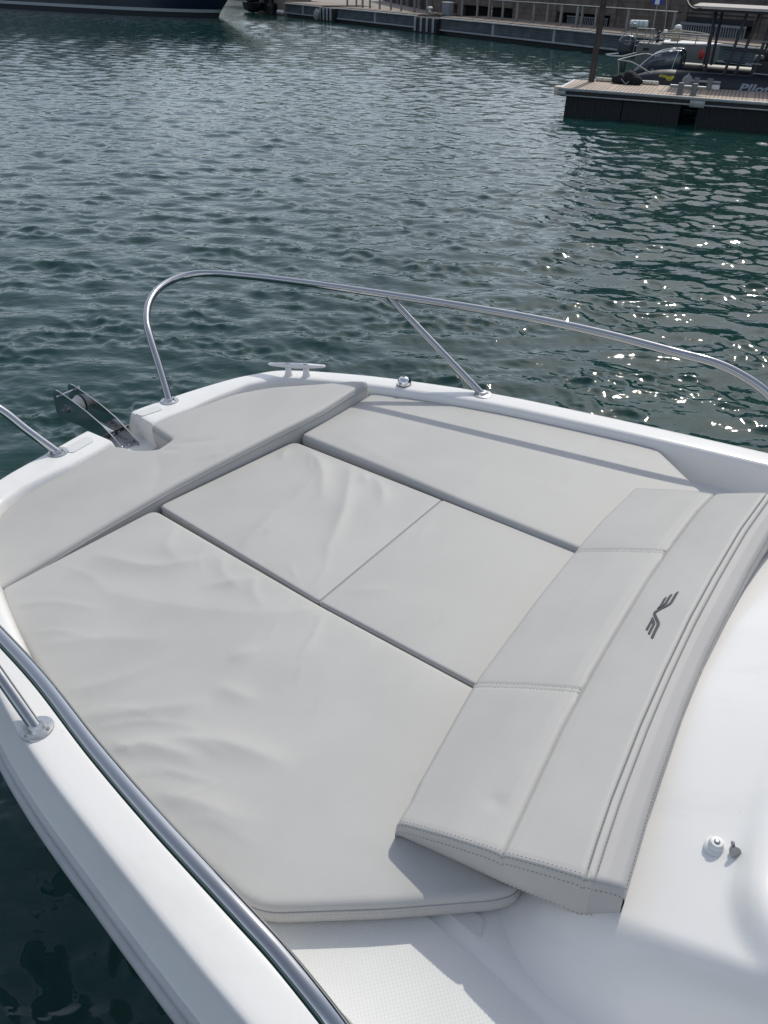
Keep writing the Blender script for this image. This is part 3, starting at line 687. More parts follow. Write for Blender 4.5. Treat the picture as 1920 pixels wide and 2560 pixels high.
for a, b_ in cs:
    for off in (-.006, .006):
        l = a[1] + (b_[1] - a[1]) * vs2 + off; t = (l - lend(vs2, -1)) / (lend(vs2, 1) - lend(vs2, -1)); seams.append(onsurf(t, vs2, .0004))
sb = B()
for q in seams:
    q = resample(q, .0042); sb2 = stitches(q, .0007); sb.add(sb2.v, sb2.f)
# near end lower stitch line
low = np.array([[V3[0, k, 0], V3[0, k, 1] + .0035, V3[0, k, 2] - .86 * (V3[0, k, 2] - zb_[k])] for k in range(n1)]) - cB
sb2 = stitches(resample(low, .0042), .0006); sb.add(sb2.v, sb2.f)
mid_ = np.array([[V3[0, k, 0], V3[0, k, 1] - .0022, V3[0, k, 2] - .012] for k in range(n1)]) - cB
sb2 = stitches(resample(mid_, .0042), .0006); sb.add(sb2.v, sb2.f)
sb.build('stitching', M['thread'], back)
# continuous dark lines in the grooves, seam shadow put into the colour
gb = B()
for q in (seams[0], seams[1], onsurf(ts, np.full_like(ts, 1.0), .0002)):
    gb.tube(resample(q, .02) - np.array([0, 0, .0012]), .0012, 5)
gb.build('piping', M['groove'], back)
LG = {'main': [(2.1373, 0.1586), (2.1337, 0.154), (2.1318, 0.1457), (2.1326, 0.1271), (2.1332, 0.1095), (2.1323, 0.1012), (2.129, 0.0921), (2.1216, 0.0787), (2.115, 0.0664), (2.1121, 0.0588), (2.1129, 0.0505), (2.1153, 0.0452), (2.1215, 0.0358), (2.1311, 0.0222), (2.1345, 0.016), (2.137, 0.0063), (2.1387, -0.0158), (2.1405, -0.0375), (2.1427, -0.0421), (2.1461, -0.0442), (2.1479, -0.0421), (2.1453, -0.0164), (2.1435, 0.0097), (2.1422, 0.0157), (2.1376, 0.0246), (2.1281, 0.0377), (2.1204, 0.049), (2.1189, 0.0545), (2.1202, 0.0621), (2.1254, 0.0733), (2.1355, 0.0922), (2.1387, 0.1018), (2.1392, 0.1082), (2.1388, 0.1284)],
'up': [(2.1141, 0.0731), (2.1215, 0.0817), (2.1261, 0.0922), (2.1283, 0.1006), (2.1283, 0.1112), (2.1276, 0.1279), (2.1275, 0.1423), (2.124, 0.1407), (2.1218, 0.1321), (2.122, 0.117), (2.1227, 0.103), (2.1224, 0.0973), (2.1202, 0.0971), (2.1197, 0.1076), (2.1187, 0.1269), (2.1155, 0.1247), (2.1142, 0.1152), (2.115, 0.1012), (2.1156, 0.0891)],
'lo': [(2.116, 0.0373), (2.1157, 0.0327), (2.1173, 0.0223), (2.1184, 0.0044), (2.1191, -0.0117), (2.1213, -0.0159), (2.1243, -0.0175), (2.1253, -0.0141), (2.1242, 0.0011), (2.1234, 0.0131), (2.1248, 0.0143), (2.1267, 0.0091), (2.1282, -0.0085), (2.1295, -0.0258), (2.132, -0.0305), (2.1347, -0.0318), (2.1354, -0.0275), (2.134, -0.0079), (2.1328, 0.0104), (2.1307, 0.017), (2.1244, 0.0266)],
}
lb = B()
for k, poly in LG.items():
    lb.prism(poly, lambda x, y, h: (x - cB[0], y - cB[1], float(prof_z(vof(np.array(x), y))) + h - cB[2]), -.001, .002)
lb.build('emblem', M['logo'], back, smooth=False)

# ------------------------------------------------------------------ floating dock and what stands on it
def frame(O, u):
    u = Vector((u[0], u[1], 0)).normalized(); v = Vector((-u.y, u.x, 0))
    m = Matrix.Identity(4); m.col[0][:3] = u; m.col[1][:3] = v; m.col[3][:3] = O; return m
FD = frame((3.41, 18.05, 0), (.92985, -.36794))
def at(F, x, y, z=0): return F @ Matrix.Translation((x, y, z))
dock = empty('floating_dock', FD, 'floating dock with tan slatted top on black floats', 'dock')
B().box(.02, 10, .02, 1.62, .46, .502, .004).build('deck', M['plank'], dock, ang=30)
ef = B().box(-.02, 10, -.03, .018, .452, .506, .006).box(-.02, 10, 1.622, 1.66, .452, .506, .006).box(-.05, .018, -.03, 1.66, .452, .506, .006)
for x0, x1 in ((.12, 2.58), (2.86, 5.4), (5.7, 8.2)): ef.box(x0, x1, -.045, 0, .362, .388, .006)
ef.build('edge_rail', M['alu'], dock)
B().box(.0, 10, .0, .02, .35, .45).box(.0, .03, .02, 1.6, .36, .45).build('side_channel', M['black'], dock)
each('bracket', [B().box(2.58, 2.86, -.05, 0, .33, .45, .008), B().box(-.04, .12, -.045, 0, .37, .45, .008), B().box(5.4, 5.7, -.05, 0, .33, .45, .008)], M['alu'], dock)
for x0, x1 in ((.13, 1.28), (1.3, 2.42), (2.75, 5.0), (5.2, 7.4), (7.6, 9.6)):
    fb = B(); n = max(4, int((x1 - x0) / .09)); pl_ = []
    for i in range(n * 4 + 1):
        x = x0 + (x1 - x0) * i / (n * 4); pl_.append((x, .06 + (.018 if i % 4 in (1, 2) else 0)))
    pl_ += [(x1, 1.56), (x0, 1.56)]
    fb.prism(pl_, lambda x, y, h: (x, y, h), -.35, .352)
    fb.build('float', M['float'], dock, ang=20)
cf = B().lathe([(.001, -.085), (.05, -.085), (.075, -.07), (.08, -.03), (.08, .03), (.075, .07), (.05, .085), (.001, .085)], (-.06, .05, .445), (0, 0, 1), 24)
cf.build('corner_fender', M['cream'], dock)
# pile
pz = B().tube([(0, 0, -2), (0, 0, 1), (0, 0, 4.2)], .066, 20)
po = pz.build('mooring_pile', M['pile'], None); po.matrix_world = at(FD, .37, 1.46); tag(po, 'tall dark steel pile rising at the near end of the floating dock', 'pile')
# strip fenders lying on the far edge
def stripf(x0, x1, label):
    r = empty('tube_fender', at(FD, x0, 1.6, .506), label, 'fender', 'cream tube fenders along the dock edge')
    L = x1 - x0
    B().lathe([(.001, 0), (.02, 0), (.036, .012), (.038, .03), (.038, L - .03), (.036, L - .012), (.02, L), (.001, L)], (0, 0, .038), (1, 0, 0), 18).build('fender_body', M['creamwhite'], r)
    n = max(2, int(L / .22))
    for k in range(n):
        x = L * (k + .7) / (n + .4); B().box(x - .013, x + .013, -.0405, -.03, .022, .06, .003).build('strap', M['rope'], r)
stripf(.44, .95, 'cream tube fender lying between the dark pile and the black bag')
stripf(1.30, 1.78, 'cream tube fender lying between the black bag and the double cleat')
# black bag heap
def blob(cx, cy, cz, rx, ry, rz, sd, n=22, amp=.16):
    g = np.random.default_rng(sd); ks = g.normal(size=(9, 3)) * 2.6; ph_ = g.random(9) * 6.28; secs = []
    for i in range(n + 1):
        th = math.pi * i / n; row = []
        for k in range(n * 2):
            a = math.pi * k / n; d = np.array([math.sin(th) * math.cos(a), math.sin(th) * math.sin(a), math.cos(th)])
            q = 1 + amp * float(np.mean(np.sin(ks @ d + ph_))) * 2
            row.append((cx + rx * q * d[0], cy + ry * q * d[1], max(cz - rz * .6, cz + rz * q * d[2])))
        secs.append(row)
    return secs
bg_ = B(); bg_.loft(blob(0, 0, .07, .17, .11, .11, 3), closed=True); bg_.loft(blob(.2, .02, .1, .17, .12, .15, 5), closed=True); bg_.loft(blob(.34, -.02, .06, .14, .1, .1, 9), closed=True)
bag = empty('kit_bag', at(FD, .97, 1.45, .506), 'crumpled black kit bag lying on the dock between two cream fenders', 'bag')
bg_.build('bag_cloth', M['cloth'], bag)
B().tube(spline([(.02, -.08, .12), (.08, -.13, .07), (.16, -.14, .02), (.22, -.12, .06)], 24), .009, 8).build('strap', M['letter'], bag)
# H shaped mooring cleats
def hcleat(x, y, label, sx=1.):
    r = empty('dock_cleat', at(FD, x, y, .506), label, 'mooring cleat', 'steel mooring cleats on the floating dock')
    for q in (-.13, .13):
        B().lathe([(.075, 0), (.075, .008), (.06, .01), (.058, .012), (.058, .195), (.054, .2), (.001, .2)], (q * sx, 0, 0), (0, 0, 1), 22).build('bollard_post', M['alupaint'], r)
    B().tube([(-.34 * sx, 0, .135), (.34 * sx, 0, .135)], .027, 16).build('cross_bar', M['alu'], r)
    return r
hcleat(2.46, .30, 'double post steel cleat at the near edge of the floating dock')
hcleat(2.68, 1.47, 'double post steel cleat behind, at the far edge of the dock')
bu = B().lathe([(.001, 0), (.06, .005), (.1, .04), (.115, .1), (.105, .16), (.075, .205), (.035, .23), (.018, .245), (.012, .27), (.001, .272)], (0, 0, 0), (0, 0, 1), 26).build('buoy_fender', M['buoy'], None)
bu.matrix_world = at(FD, 2.36, 1.5, .508); tag(bu, 'grey teardrop fender standing behind the near dock cleat', 'fender')
mb = B().box(-.09, .09, -.06, .06, 0, .085, .008).build('junction_box', M['white'], None); mb.matrix_world = at(FD, 2.93, 1.52, .508); tag(mb, 'small white box on the far edge of the dock', 'box')

# ------------------------------------------------------------------ black inflatable boat behind the dock
FR = at(FD, 0, 1.88, 0)
rib = empty('inflatable_boat', FR, 'black inflatable boat with twin outboards moored behind the dock', 'boat')
def ribtube(y):
    xs = [1.02, 1.08, 1.2, 1.4, 1.65, 1.9, 3, 5, 7, 8.4]; rs = [.02, .07, .13, .19, .24, .265, .27, .27, .27, .2]; zs = [.49, .49, .49, .495, .5, .502, .48, .47, .5, .56]
    pts = spline(list(zip(xs, [y] * len(xs), zs)), 60); rad = np.interp(pts[:, 0], xs, rs)
    global TUBE; TUBE = (pts[:, 0], pts[:, 2], rad)
    return B().tube(pts, list(rad), 28)
t1 = ribtube(.28).build('tube', M['hypalon'], rib); t2 = ribtube(2.25).build('tube', M['hypalon'], rib)
B().tube(spline([(1.3, .08, .42), (2, .03, .41), (3, .025, .39), (6, .025, .38)], 20), .018, 8).build('rub_strip', M['black'], t1)
B().box(1.75, 8, .45, 2.1, .1, .42).box(1.7, 1.82, .4, 2.1, .1, .62, .01).build('floor', M['darkwall'], rib)
def engine(y, label_part):
    xs = [.0, .04, .1, .2, .34, .5, .68, .84, .95, 1.0, 1.03]
    top = [.64, .69, .75, .85, .98, 1.05, 1.09, 1.105, 1.10, 1.07, .98]; bot = [.6, .575, .56, .56, .56, .58, .6, .62, .64, .67, .76]
    wd = [.03, .08, .115, .15, .175, .185, .19, .185, .17, .14, .08]
    X = np.linspace(0, 1.03, 44); secs = []
    for x in X:
        t_, b_, w_ = (np.interp(x, xs, q) for q in (top, bot, wd)); sec = []
        for a in np.linspace(0, 2 * math.pi, 28, endpoint=False):
            ca, sa = math.cos(a), math.sin(a)
            sec.append((1.08 + x, y + w_ * math.copysign(abs(ca) ** .62, ca), (t_ + b_) / 2 + (t_ - b_) / 2 * math.copysign(abs(sa) ** .7, sa)))
        secs.append(sec)
    e = B().loft(secs, closed=True).build('outboard_engine', M['cowl'], rib, ang=60)
    lg = B(); lg.loft([[(1.18 + dx - .2 * k, y + dy, .6 - .22 * k) for dx, dy in ((-.1, -.05), (.12, -.05), (.12, .05), (-.1, .05))] for k in (0, 1, 2, 2.6)], closed=True); lg.build('lower_leg', M['cowl2'], e)
    # white pin lines, badge and marks
    def skin(x, a):
        t_, b_, w_ = (np.interp(x, xs, q) for q in (top, bot, wd)); ca, sa = math.cos(a), math.sin(a)
        return (1.08 + x, y + w_ * 1.012 * math.copysign(abs(ca) ** .62, ca), (t_ + b_) / 2 + (t_ - b_) / 2 * 1.012 * math.copysign(abs(sa) ** .7, sa))
    mk = [B() for _ in range(8)]
    mk[0].tube([skin(x, a) for x, a in zip(np.linspace(.78, .93, 16), np.linspace(math.pi * 1.42, math.pi * .55, 16))], .006, 6)
    mk[1].tube([skin(x, a) for x, a in zip(np.linspace(.30, .27, 10), np.linspace(math.pi * 1.38, math.pi * 1.06, 10))], .006, 6)
    c = Vector(skin(.42, math.pi * 1.12)); mk[2].tube([c + Vector((.035 * math.cos(a), -.002, .035 * math.sin(a))) for a in np.linspace(0, 6.283, 18)], .005, 5)
    mk[3].tube([c + Vector((.018 * math.cos(a), -.002, .018 * math.sin(a))) for a in np.linspace(0, 6.283, 14)], .004, 5)
    for k in range(3):
        q = Vector(skin(.44 + .045 * k, math.pi * .80)); mk[4 + k].tube([q + Vector((.016 * math.cos(a), -.004, .022 * math.sin(a))) for a in np.linspace(0, 5 + k * .6, 12)], .004, 5)
    c = Vector(skin(.73, math.pi * .66)); mk[7].lathe([(.04, 0), (.036, .006), (.015, .009), (.001, .009)], c, (0, -.5, .85), 16)
    for q_ in mk: q_.build('marking', M['whitemark'], e)
    return e
engine(.88, 0); engine(1.62, 1)
sf = B()
sf.tube(spline([(.78, .15, .89), (.95, .13, .885), (1.08, .12, .87), (1.3, .1, .79), (1.55, .08, .68)], 30), .016, 10)
sf.tube(spline([(.78, .15, .89), (.95, .4, .93), (1.2, .75, .98), (1.3, .9, .98), (1.5, .9, .96)], 30), .016, 10)
sf.tube([(.80, .15, .89), (.84, .15, .70), (.86, .15, .55)], .012, 8)
sf.build('stern_frame', M['pipe'], rib)
for (x0, z0, x1, z1, y) in ((3.20, 1.86, 3.02, .70, .32), (3.44, 1.86, 3.24, .70, .32), (2.52, 1.84, 2.50, .75, 2.1), (2.64, 1.84, 2.66, .75, 2.1), (2.55, 1.84, 2.62, .72, .75), (3.70, 1.86, 3.6, .70, .32), (3.8, 1.86, 3.72, .7, 2.1)):
    B().tube([(x0, y, z0), (x1, y, z1)], .032, 10).build('canopy_post', M['darkpipe'], rib)
each('frame_bar', [B().tube([(2.9, .3, 1.2), (3.9, .3, 1.16)], .022, 8), B().tube([(2.96, .3, .98), (3.4, .3, .96)], .022, 8)], M['darkpipe'], rib)
each('handrail', [B().tube(q, .014, 8) for q in ([(3.62, .28, 1.36), (4.3, .28, 1.34)], [(3.52, .27, .96), (3.72, .27, .955)], [(3.6, .22, .79), (4.3, .22, .77)], [(3.95, .2, .86), (4.4, .2, .85)])], M['alu'], rib)
B().box(3.55, 5.2, .55, 1.9, .42, 1.02, .04).box(3.75, 4.4, .6, 1.8, 1.02, 1.15, .03).build('console', M['black'], rib)
B().box(2.1, 2.55, .75, 1.7, .42, .78, .04).build('seat', M['cloth'], rib)
cpy = B(); 
top_ = rounded([(2.12, .0), (4.6, .0), (4.6, 2.4), (2.12, 2.4)], .2)
cpy.prism(top_, lambda x, y, h: (x, y, h - .012 * (x - 2)), 1.90, 1.945); cpy.build('canopy', M['canopy'], rib)
B().prism(rounded([(2.14, .02), (4.58, .02), (4.58, 2.38), (2.14, 2.38)], .2), lambda x, y, h: (x, y, h - .012 * (x - 2)), 1.855, 1.899).build('canopy_frame', M['darkwall'], rib)
B().tube(spline([(1.95, .3, 2.05), (2.02, .15, 1.96), (2.12, .03, 1.895), (2.2, -.01, 1.88), (2.3, -.02, 1.89)], 30), .022, 10).build('lashing_rope', M['black'], rib)
# yellow sticker and lettering on the near tube
st_ = B()
def skin_pt(x, z, up=.002):
    zc_ = np.interp(x, TUBE[0], TUBE[1]); r0 = np.interp(x, TUBE[0], TUBE[2]) + up + .002
    dz = np.clip(z - zc_, -r0 * .98, r0 * .98); return (x, .28 - math.sqrt(r0 * r0 - dz * dz), zc_ + dz)
def decal(b, poly, t=.003):
    n = 10
    xs_ = [p[0] for p in poly]
    b.prism(poly, lambda x, y, h: skin_pt(x, y, h), .001, .001 + t)
def decal_strip(b, rows):
    v = []; f = []
    for i, (z_, x0, x1) in enumerate(rows):
        for k in range(9): v.append(skin_pt(x0 + (x1 - x0) * k / 8, z_ - .012 * k / 8 * (x1 - x0) / .3, .004))
    for i in range(len(rows) - 1):
        for k in range(8): f.append((i * 9 + k, i * 9 + k + 1, i * 9 + k + 10, i * 9 + k + 9))
    b.add(v, f)
decal_strip(st_, [(.678, 1.735, 2.05), (.668, 1.735, 2.048), (.655, 1.73, 2.045), (.642, 1.727, 2.04), (.632, 1.725, 2.036)])
decal_strip(st_, [(.626, 1.875, 2.034), (.615, 1.88, 2.028), (.60, 1.893, 2.015), (.585, 1.91, 1.995), (.578, 1.925, 1.985)])
st_.build('sticker', M['yellow'], rib, smooth=False)
tb = B()
def decal_text(word, x0, z0, h, sx, b, shear=.25, bold=0.012):
    c = bpy.data.curves.new('t', 'FONT'); c.body = word; c.size = 1; c.offset = bold; c.resolution_u = 2
    o = bpy.data.objects.new('t', c); COL.objects.link(o); dg = bpy.context.evaluated_depsgraph_get(); me = o.evaluated_get(dg).to_mesh()
    bm = bmesh.new(); bm.from_mesh(me); o.to_mesh_clear()
    for yy in np.arange(-.3, 1.1, .06):
        bmesh.ops.bisect_plane(bm, geom=bm.verts[:] + bm.edges[:] + bm.faces[:], plane_co=(0, yy, 0), plane_no=(0, 1, 0))
    bm.verts.index_update(); pts = [(p.co.x, p.co.y) for p in bm.verts]; fs = [tuple(v.index for v in p.verts) for p in bm.faces]; bm.free()
    COL.objects.unlink(o); bpy.data.objects.remove(o); bpy.data.curves.remove(c)
    b.add([skin_pt(x0 + (px + shear * py) * h * sx, z0 + py * h, .0055) for px, py in pts], fs)
decal_text('BILLYWISER', 1.752, .640, .044, 1.0, tb, .05)
tb.add([skin_pt(x, z, .0055) for x, z in ((1.915, .608), (1.955, .602), (1.998, .606), (1.957, .590))], [(0, 1, 2, 3)])
tb.build('sticker_text', M['black'], rib, smooth=False)
tx = B(); decal_text('PIlot', 3.385, .468, .20, 1.6, tx, .22, .03); tx.build('lettering', M['letter'], rib, smooth=False)

# ------------------------------------------------------------------ grey workboat
FW = at(FD, 0, 8.0, 0)
wb = empty('work_boat', FW, 'grey aluminium workboat with white canister and rails by the quay', 'boat')
hl = []
for x, hw, z0, z1 in ((.42, .55, .12, .80), (.5, .62, .05, .83), (1.2, .66, .0, .86), (1.9, .6, .02, .87), (2.3, .42, .15, .88), (2.62, .06, .5, .90)):
    hl.append([(x, .66 - hw, z1), (x, .66 - hw * .97, (z0 + z1) / 2), (x, .66 - hw * .8, z0), (x, .66 + hw * .8, z0), (x, .66 + hw * .97, (z0 + z1) / 2), (x, .66 + hw, z1)])
B().loft(hl, closed=True).build('hull', M['alupaint'], wb, ang=30)
B().prism([(1.08, .06), (1.9, .1), (2.32, .28), (2.66, .62), (2.66, .70), (2.32, 1.05), (1.9, 1.2), (1.08, 1.24)], lambda x, y, h: (x, y, h), .885, .915).build('deck', M['white'], wb)
B().box(.44, 1.08, .06, 1.24, .84, .862).build('cockpit_sole', M['alupaint'], wb)
wr = B()
for y in (.06, 1.2):
    wr.tube(spline([(.72, y, .86), (.84, y, .98), (1.0, y, 1.09), (1.15, y, 1.13), (1.5, y, 1.14), (1.97, y * .9 + .07, 1.12), (2.28, .5 if y < .6 else .8, 1.1)], 40), .016, 8)
    wr.tube(spline([(.84, y, .9), (1.0, y, 1.01), (1.47, y, 1.03), (2.26, .5 if y < .6 else .8, 1.03)], 30), .013, 8)
    for x in (1.12, 1.5, 1.97): wr.tube([(x, y, .9), (x + .03, y, 1.13)], .013, 8)
wr.tube([(2.28, .5, 1.1), (2.28, .8, 1.1)], .016, 8).tube([(2.27, .5, .9), (2.28, .5, 1.1)], .014, 8)
wr.build('guard_rail', M['post'], wb)
wf = B()
for x in (.34, .58, .72, .80):
    wf.tube([(x, .3, .62), (x + .01, .3, 1.2)], .014, 8)
for z in (.78, .9, 1.0, 1.2): wf.tube([(.34, .3, z), (.82, .3, z)], .012, 8)
wf.tube(spline([(-.02, .3, .98), (.02, .3, 1.08), (.1, .3, 1.1), (.5, .3, 1.09)], 20), .013, 8).tube([(.2, .3, 1.1), (.2, .3, .8)], .012, 8)
wf.tube(spline([(.12, .28, 1.2), (.14, .28, 1.28), (.2, .28, 1.31), (.28, .28, 1.29), (.3, .28, 1.2)], 20), .012, 8)
wf.build('stern_frame', M['pipe'], wb)
lr = B().tube([(.08, .55, 1.295), (.1, .55, 1.295), (.55, .55, 1.3), (.57, .55, 1.3)], [.07, .09, .09, .07], 24).build('life_raft_canister', M['canister'], wb)
B().tube([(.2, .55, 1.295), (.212, .55, 1.295)], .093, 24).tube([(.33, .55, 1.297), (.342, .55, 1.297)], .093, 24).tube([(.45, .55, 1.3), (.46, .55, 1.3)], .093, 24).build('straps', M['black'], lr)
oe = []
for x, w_, z0, z1 in ((-.16, .04, .62, .80), (-.13, .12, .55, .92), (-.05, .17, .5, 1.0), (.1, .2, .5, 1.03), (.24, .19, .5, 1.01), (.33, .15, .52, .96), (.37, .06, .58, .86)):
    oe.append([(x + .04 * (zq > 0) * 0, .55 + w_ * math.copysign(abs(math.cos(a)) ** .6, math.cos(a)), (z0 + z1) / 2 + (z1 - z0) / 2 * math.copysign(abs(math.sin(a)) ** .65, math.sin(a))) for a, zq in [(q, math.sin(q)) for q in np.linspace(0, 6.2832, 24, endpoint=False)]])
ob = B().loft(oe, closed=True).build('outboard_engine', M['cowl2'], wb, ang=60)
B().box(.0, .16, .46, .64, .1, .52, .02).build('lower_leg', M['cowl2'], ob)
each('marking', [B().box(.02, .2, .345, .352, .80, .815), B().box(.04, .24, .343, .352, .885, .90)], M['pipe'], ob)
sw = B().tube([(-.38, .1, .54), (-.02, -.1, .6)], .02, 10).tube(spline([(-.38, .1, .54), (-.2, -.02, .525), (.08, -.05, .53), (.18, 0, .55), (.46, .1, .63)], 24), .02, 10)
sw.build('swim_frame', M['whaler'], wb)
cn = B().box(1.26, 1.5, .72, 1.0, .86, 1.2, .02).build('engine_box', M['beige'], wb)
B().loft(blob(1.38, .86, 1.24, .1, .1, .07, 21, 14, .1), closed=True).build('cover', M['white'], cn)
B().lathe([(.05, 0), (.05, .06), (.03, .08)], (.9, .7, 1.08), (.3, -.8, .3), 16).box(.86, .94, .7, .86, .86, 1.1, .01).build('spotlight', M['black'], wb)
B().box(1.02, 1.12, .6, .8, 1.1, 1.18, .02).build('hatch', M['white'], wb)
fl = B().tube([(.78, .8, .86), (.70, .8, 1.2), (.69, .8, 2.3)], .014, 8).tube([(1.05, .8, .86), (1.0, .8, 1.5), (.9, .8, 2.0)], .012, 8).build('mast', M['pipe'], wb)
B().box(.56, .83, .785, .792, 1.76, 2.1).build('flag', M['flagblue'], fl); B().box(.63, .75, .782, .7849, 1.762, 2.05).build('flag_panel', M['whitemark'], fl)
wl = B().box(.62, .78, .02, .06, .7, .76).build('name_plate', M['black'], wb)
for k, (x, dz) in enumerate(((2.22, 0), (2.36, .02))):
    q = B().lathe([(.001, -.13), (.05, -.11), (.075, -.04), (.075, .03), (.05, .09), (.015, .12), (.012, .15), (.001, .15)], (0, 0, 0), (0, 0, 1), 18).build('ball_fender', M['red'], None)
    q.matrix_world = at(FD, x, 7.66 + k * .25, .70 + dz); tag(q, ['faded red fender hanging on the workboat bow, fuller one', 'faded red fender hanging on the workboat bow, half hidden behind a post'][k], 'fender', 'red fenders on the workboat')

# ------------------------------------------------------------------ quay, its railing and the wall behind
FQ = frame((-6.54, 53.46, 0), (.58143, -.81359))
def pontoon(t0, t1, label):
    r = empty('quay_pontoon', at(FQ, t0, 0, 0), label, 'pontoon', 'timber clad pontoons of the quay')
    L = t1 - t0
    B().box(0, L, .03, 2.6, .2, .60).build('cladding', M['pontoon'], r, smooth=False)
    B().box(.02, L - .02, .1, 2.5, -.6, .12).build('float', M['float'], r, smooth=False)
    wb_ = B(); n = max(1, int(L / 2.2))
    for k in range(n): wb_.box(L * k / n + .02, L * (k + 1) / n - .02, -.05, .05, .595 + .004 * (k % 2), .64 + .004 * (k % 2), .006)
    wb_.build('top_whaler', M['whaler'], r)
    B().box(.02, L - .02, -.04, .05, .13, .19, .01).build('low_whaler', M['whalerlow'], r)
    db = B(); 
    db.box(0, L, .055, 2.6, .602, .68); db.build('walkway', M['deckwood'], r, smooth=False)
    for k in range(1, max(2, int(L / 3.5))): B().box(k * L / max(2, int(L / 3.5)) - .06, k * L / max(2, int(L / 3.5)) + .06, .0, .03, .19, .595).build('rib', M['whalerlow'], r, smooth=False)
pontoon(0.0, 4.15, 'short timber pontoon at the quay end beside the tan concrete wall')
pontoon(5.75, 12.9, 'timber pontoon of the quay between two fender clusters')
pontoon(14.65, 40, 'long timber pontoon of the quay behind the steel pile')
def cluster(t0, t1, label):
    r = empty('fender_cluster', at(FQ, t0, -.22, 0), label, 'fender', 'black fender clusters on the quay')
    L = t1 - t0
    B().box(0, L, .0, 1.6, -.5, .60, .02).build('rubber_block', M['black'], r)
    for k in range(4):
        x = L * (k + .12) / 3.6; B().box(x, x + .13, -.06, -.004, .04, .58, .015).build('facing_strip', M['whalerlow'], r)
cluster(4.3, 5.6, 'black rubber fender cluster with a pale grey fender floating against it')
cluster(12.95, 14.6, 'black rubber fender cluster below the grey cabinet')
wbz = B().lathe([(.001, 0), (.1, .02), (.16, .12), (.17, .3), (.13, .42), (.05, .5), (.03, .56), (.001, .56)], (0, 0, 0), (0, 0, 1), 20).build('fender_buoy', M['buoy'], None)
wbz.matrix_world = at(FQ, 4.45, -.5, .02); tag(wbz, 'pale grey fender floating against a black rubber cluster of the quay', 'fender')
# railing
rl_ = empty('quay_railing', at(FQ, 0, 1.0, .68), 'long galvanised handrail on posts along the quay', 'railing')
pts_ = [5.2, 6.1, 6.7, 7.4, 8.3, 9.3, 10.2, 11.3, 12.3, 14.93, 16.0, 16.8, 17.69, 18.6, 19.6, 20.4, 21.18, 22.05, 22.3, 23.03, 24.6, 26.68]
for t in pts_:
    wd_ = .035 if random.random() < .6 else .05
    B().box(t - wd_, t + wd_, -.04, .04, 0, .70, .006).build('post', M['post'], rl_)
B().box(5.1, 26.75, -.05, .05, .695, .725, .006).build('handrail', M['alu'], rl_)
# bollard, rope, cabinet
bo = B().lathe([(.1, 0), (.09, .05), (.07, .15), (.07, .2), (.13, .24), (.13, .28), (.08, .32), (.001, .33)], (0, 0, 0), (0, 0, 1), 20).build('quay_bollard', M['whaler'], None)
bo.matrix_world = at(FQ, 13.25, .45, .68); tag(bo, 'pale mushroom bollard on the quay beside the tangled rope', 'bollard')
rp = B()
for k in range(4):
    a = [(.25 + .22 * k + .1 * math.cos(q), .1 * math.sin(q * 1.3), .05 + .06 * abs(math.sin(q * 2 + k))) for q in np.linspace(0, 6, 24)]
    rp.tube(a, .025, 6)
ro = rp.build('mooring_rope', M['rope'], None); ro.matrix_world = at(FQ, 13.2, .4, .66); tag(ro, 'tangled pale rope lying between the bollard and the cabinet', 'rope')
cb = empty('power_cabinet', at(FQ, 14.2, .75, .68), 'grey metal power cabinet with pale top on the quay', 'cabinet')
B().box(-.24, .24, -.15, .15, 0, .50, .015).build('cabinet_body', M['iron'], cb); B().box(-.26, .26, -.17, .17, .502, .535, .01).build('lid', M['white'], cb)
# stone wall with dark bays
wl_ = empty('stone_wall', at(FQ, 0, 2.62, 0), 'brown stone wall with dark shuttered bays behind the quay', 'wall')
wbk = B()
solid = [(10.6, 12.35), (12.6, 12.95), (16.7, 19.25), (22.3, 26.0), (28.75, 44)]
for a, c in solid: wbk.box(a, c, 0, 1.2, .5, 1.06)
wbk.box(10.6, 44, -.003, 1.2, 1.06, 2.9)
wbk.box(26.0, 28.75, .9, 1.2, .2, 1.06)
for x in (12.1, 16.62, 19.1, 22.4, 24.9, 25.75, 28.78, 29.7, 31.5): wbk.box(x, x + .22, -.06, -.004, .5, 2.895)
wbk.build('masonry', M['stone'], wl_, smooth=False)
B().box(26.0, 28.75, -.012, -.004, 1.04, 1.22).box(10.6, 44, -.02, -.0045, 1.30, 1.335).build('lintel', M['darkwall'], wl_, smooth=False)
for a, c in ((12.35, 12.6), (12.95, 14.8), (14.85, 16.7), (19.25, 20.0), (20.0, 22.3)):
    g = B(); z = .5
    while z < 1.05:
        g.add([(a, .3, z), (c, .3, z), (c, .24, z + .045), (a, .24, z + .045), (c, .3, z + .05), (a, .3, z + .05)], [(0, 1, 2, 3), (3, 2, 4, 5)]); z += .05
    g.build('shutter', M['darkwall'], wl_, smooth=False)
rw = empty('ramp_wall', FQ, 'dark garage wall running back at an angle behind the quay railing', 'wall')
gw = B(); A0 = Vector((10.6, 2.6, 0)); A1 = Vector((-2.0, 8.3, 0)); dv = (A1 - A0); nv = Vector((-dv.y, dv.x, 0)).normalized() * -1
def quadwall(b, f0, f1, z0, z1, off):
    p, q = A0 + dv * f0 + nv * off, A0 + dv * f1 + nv * off
    b2 = [p, q, q + nv * .4, p + nv * .4]; b.prism([(r.x, r.y) for r in b2], lambda x, y, h: (x, y, h), z0, z1)
for f0, f1 in ((0, .06), (.2, .25), (.42, .47), (.62, .67), (.84, .9)): quadwall(gw, f0, f1, .5, 2.9, 0)
quadwall(gw, 0, 1, 1.9, 2.9, .02); gw.build('masonry', M['stone'], rw, smooth=False)
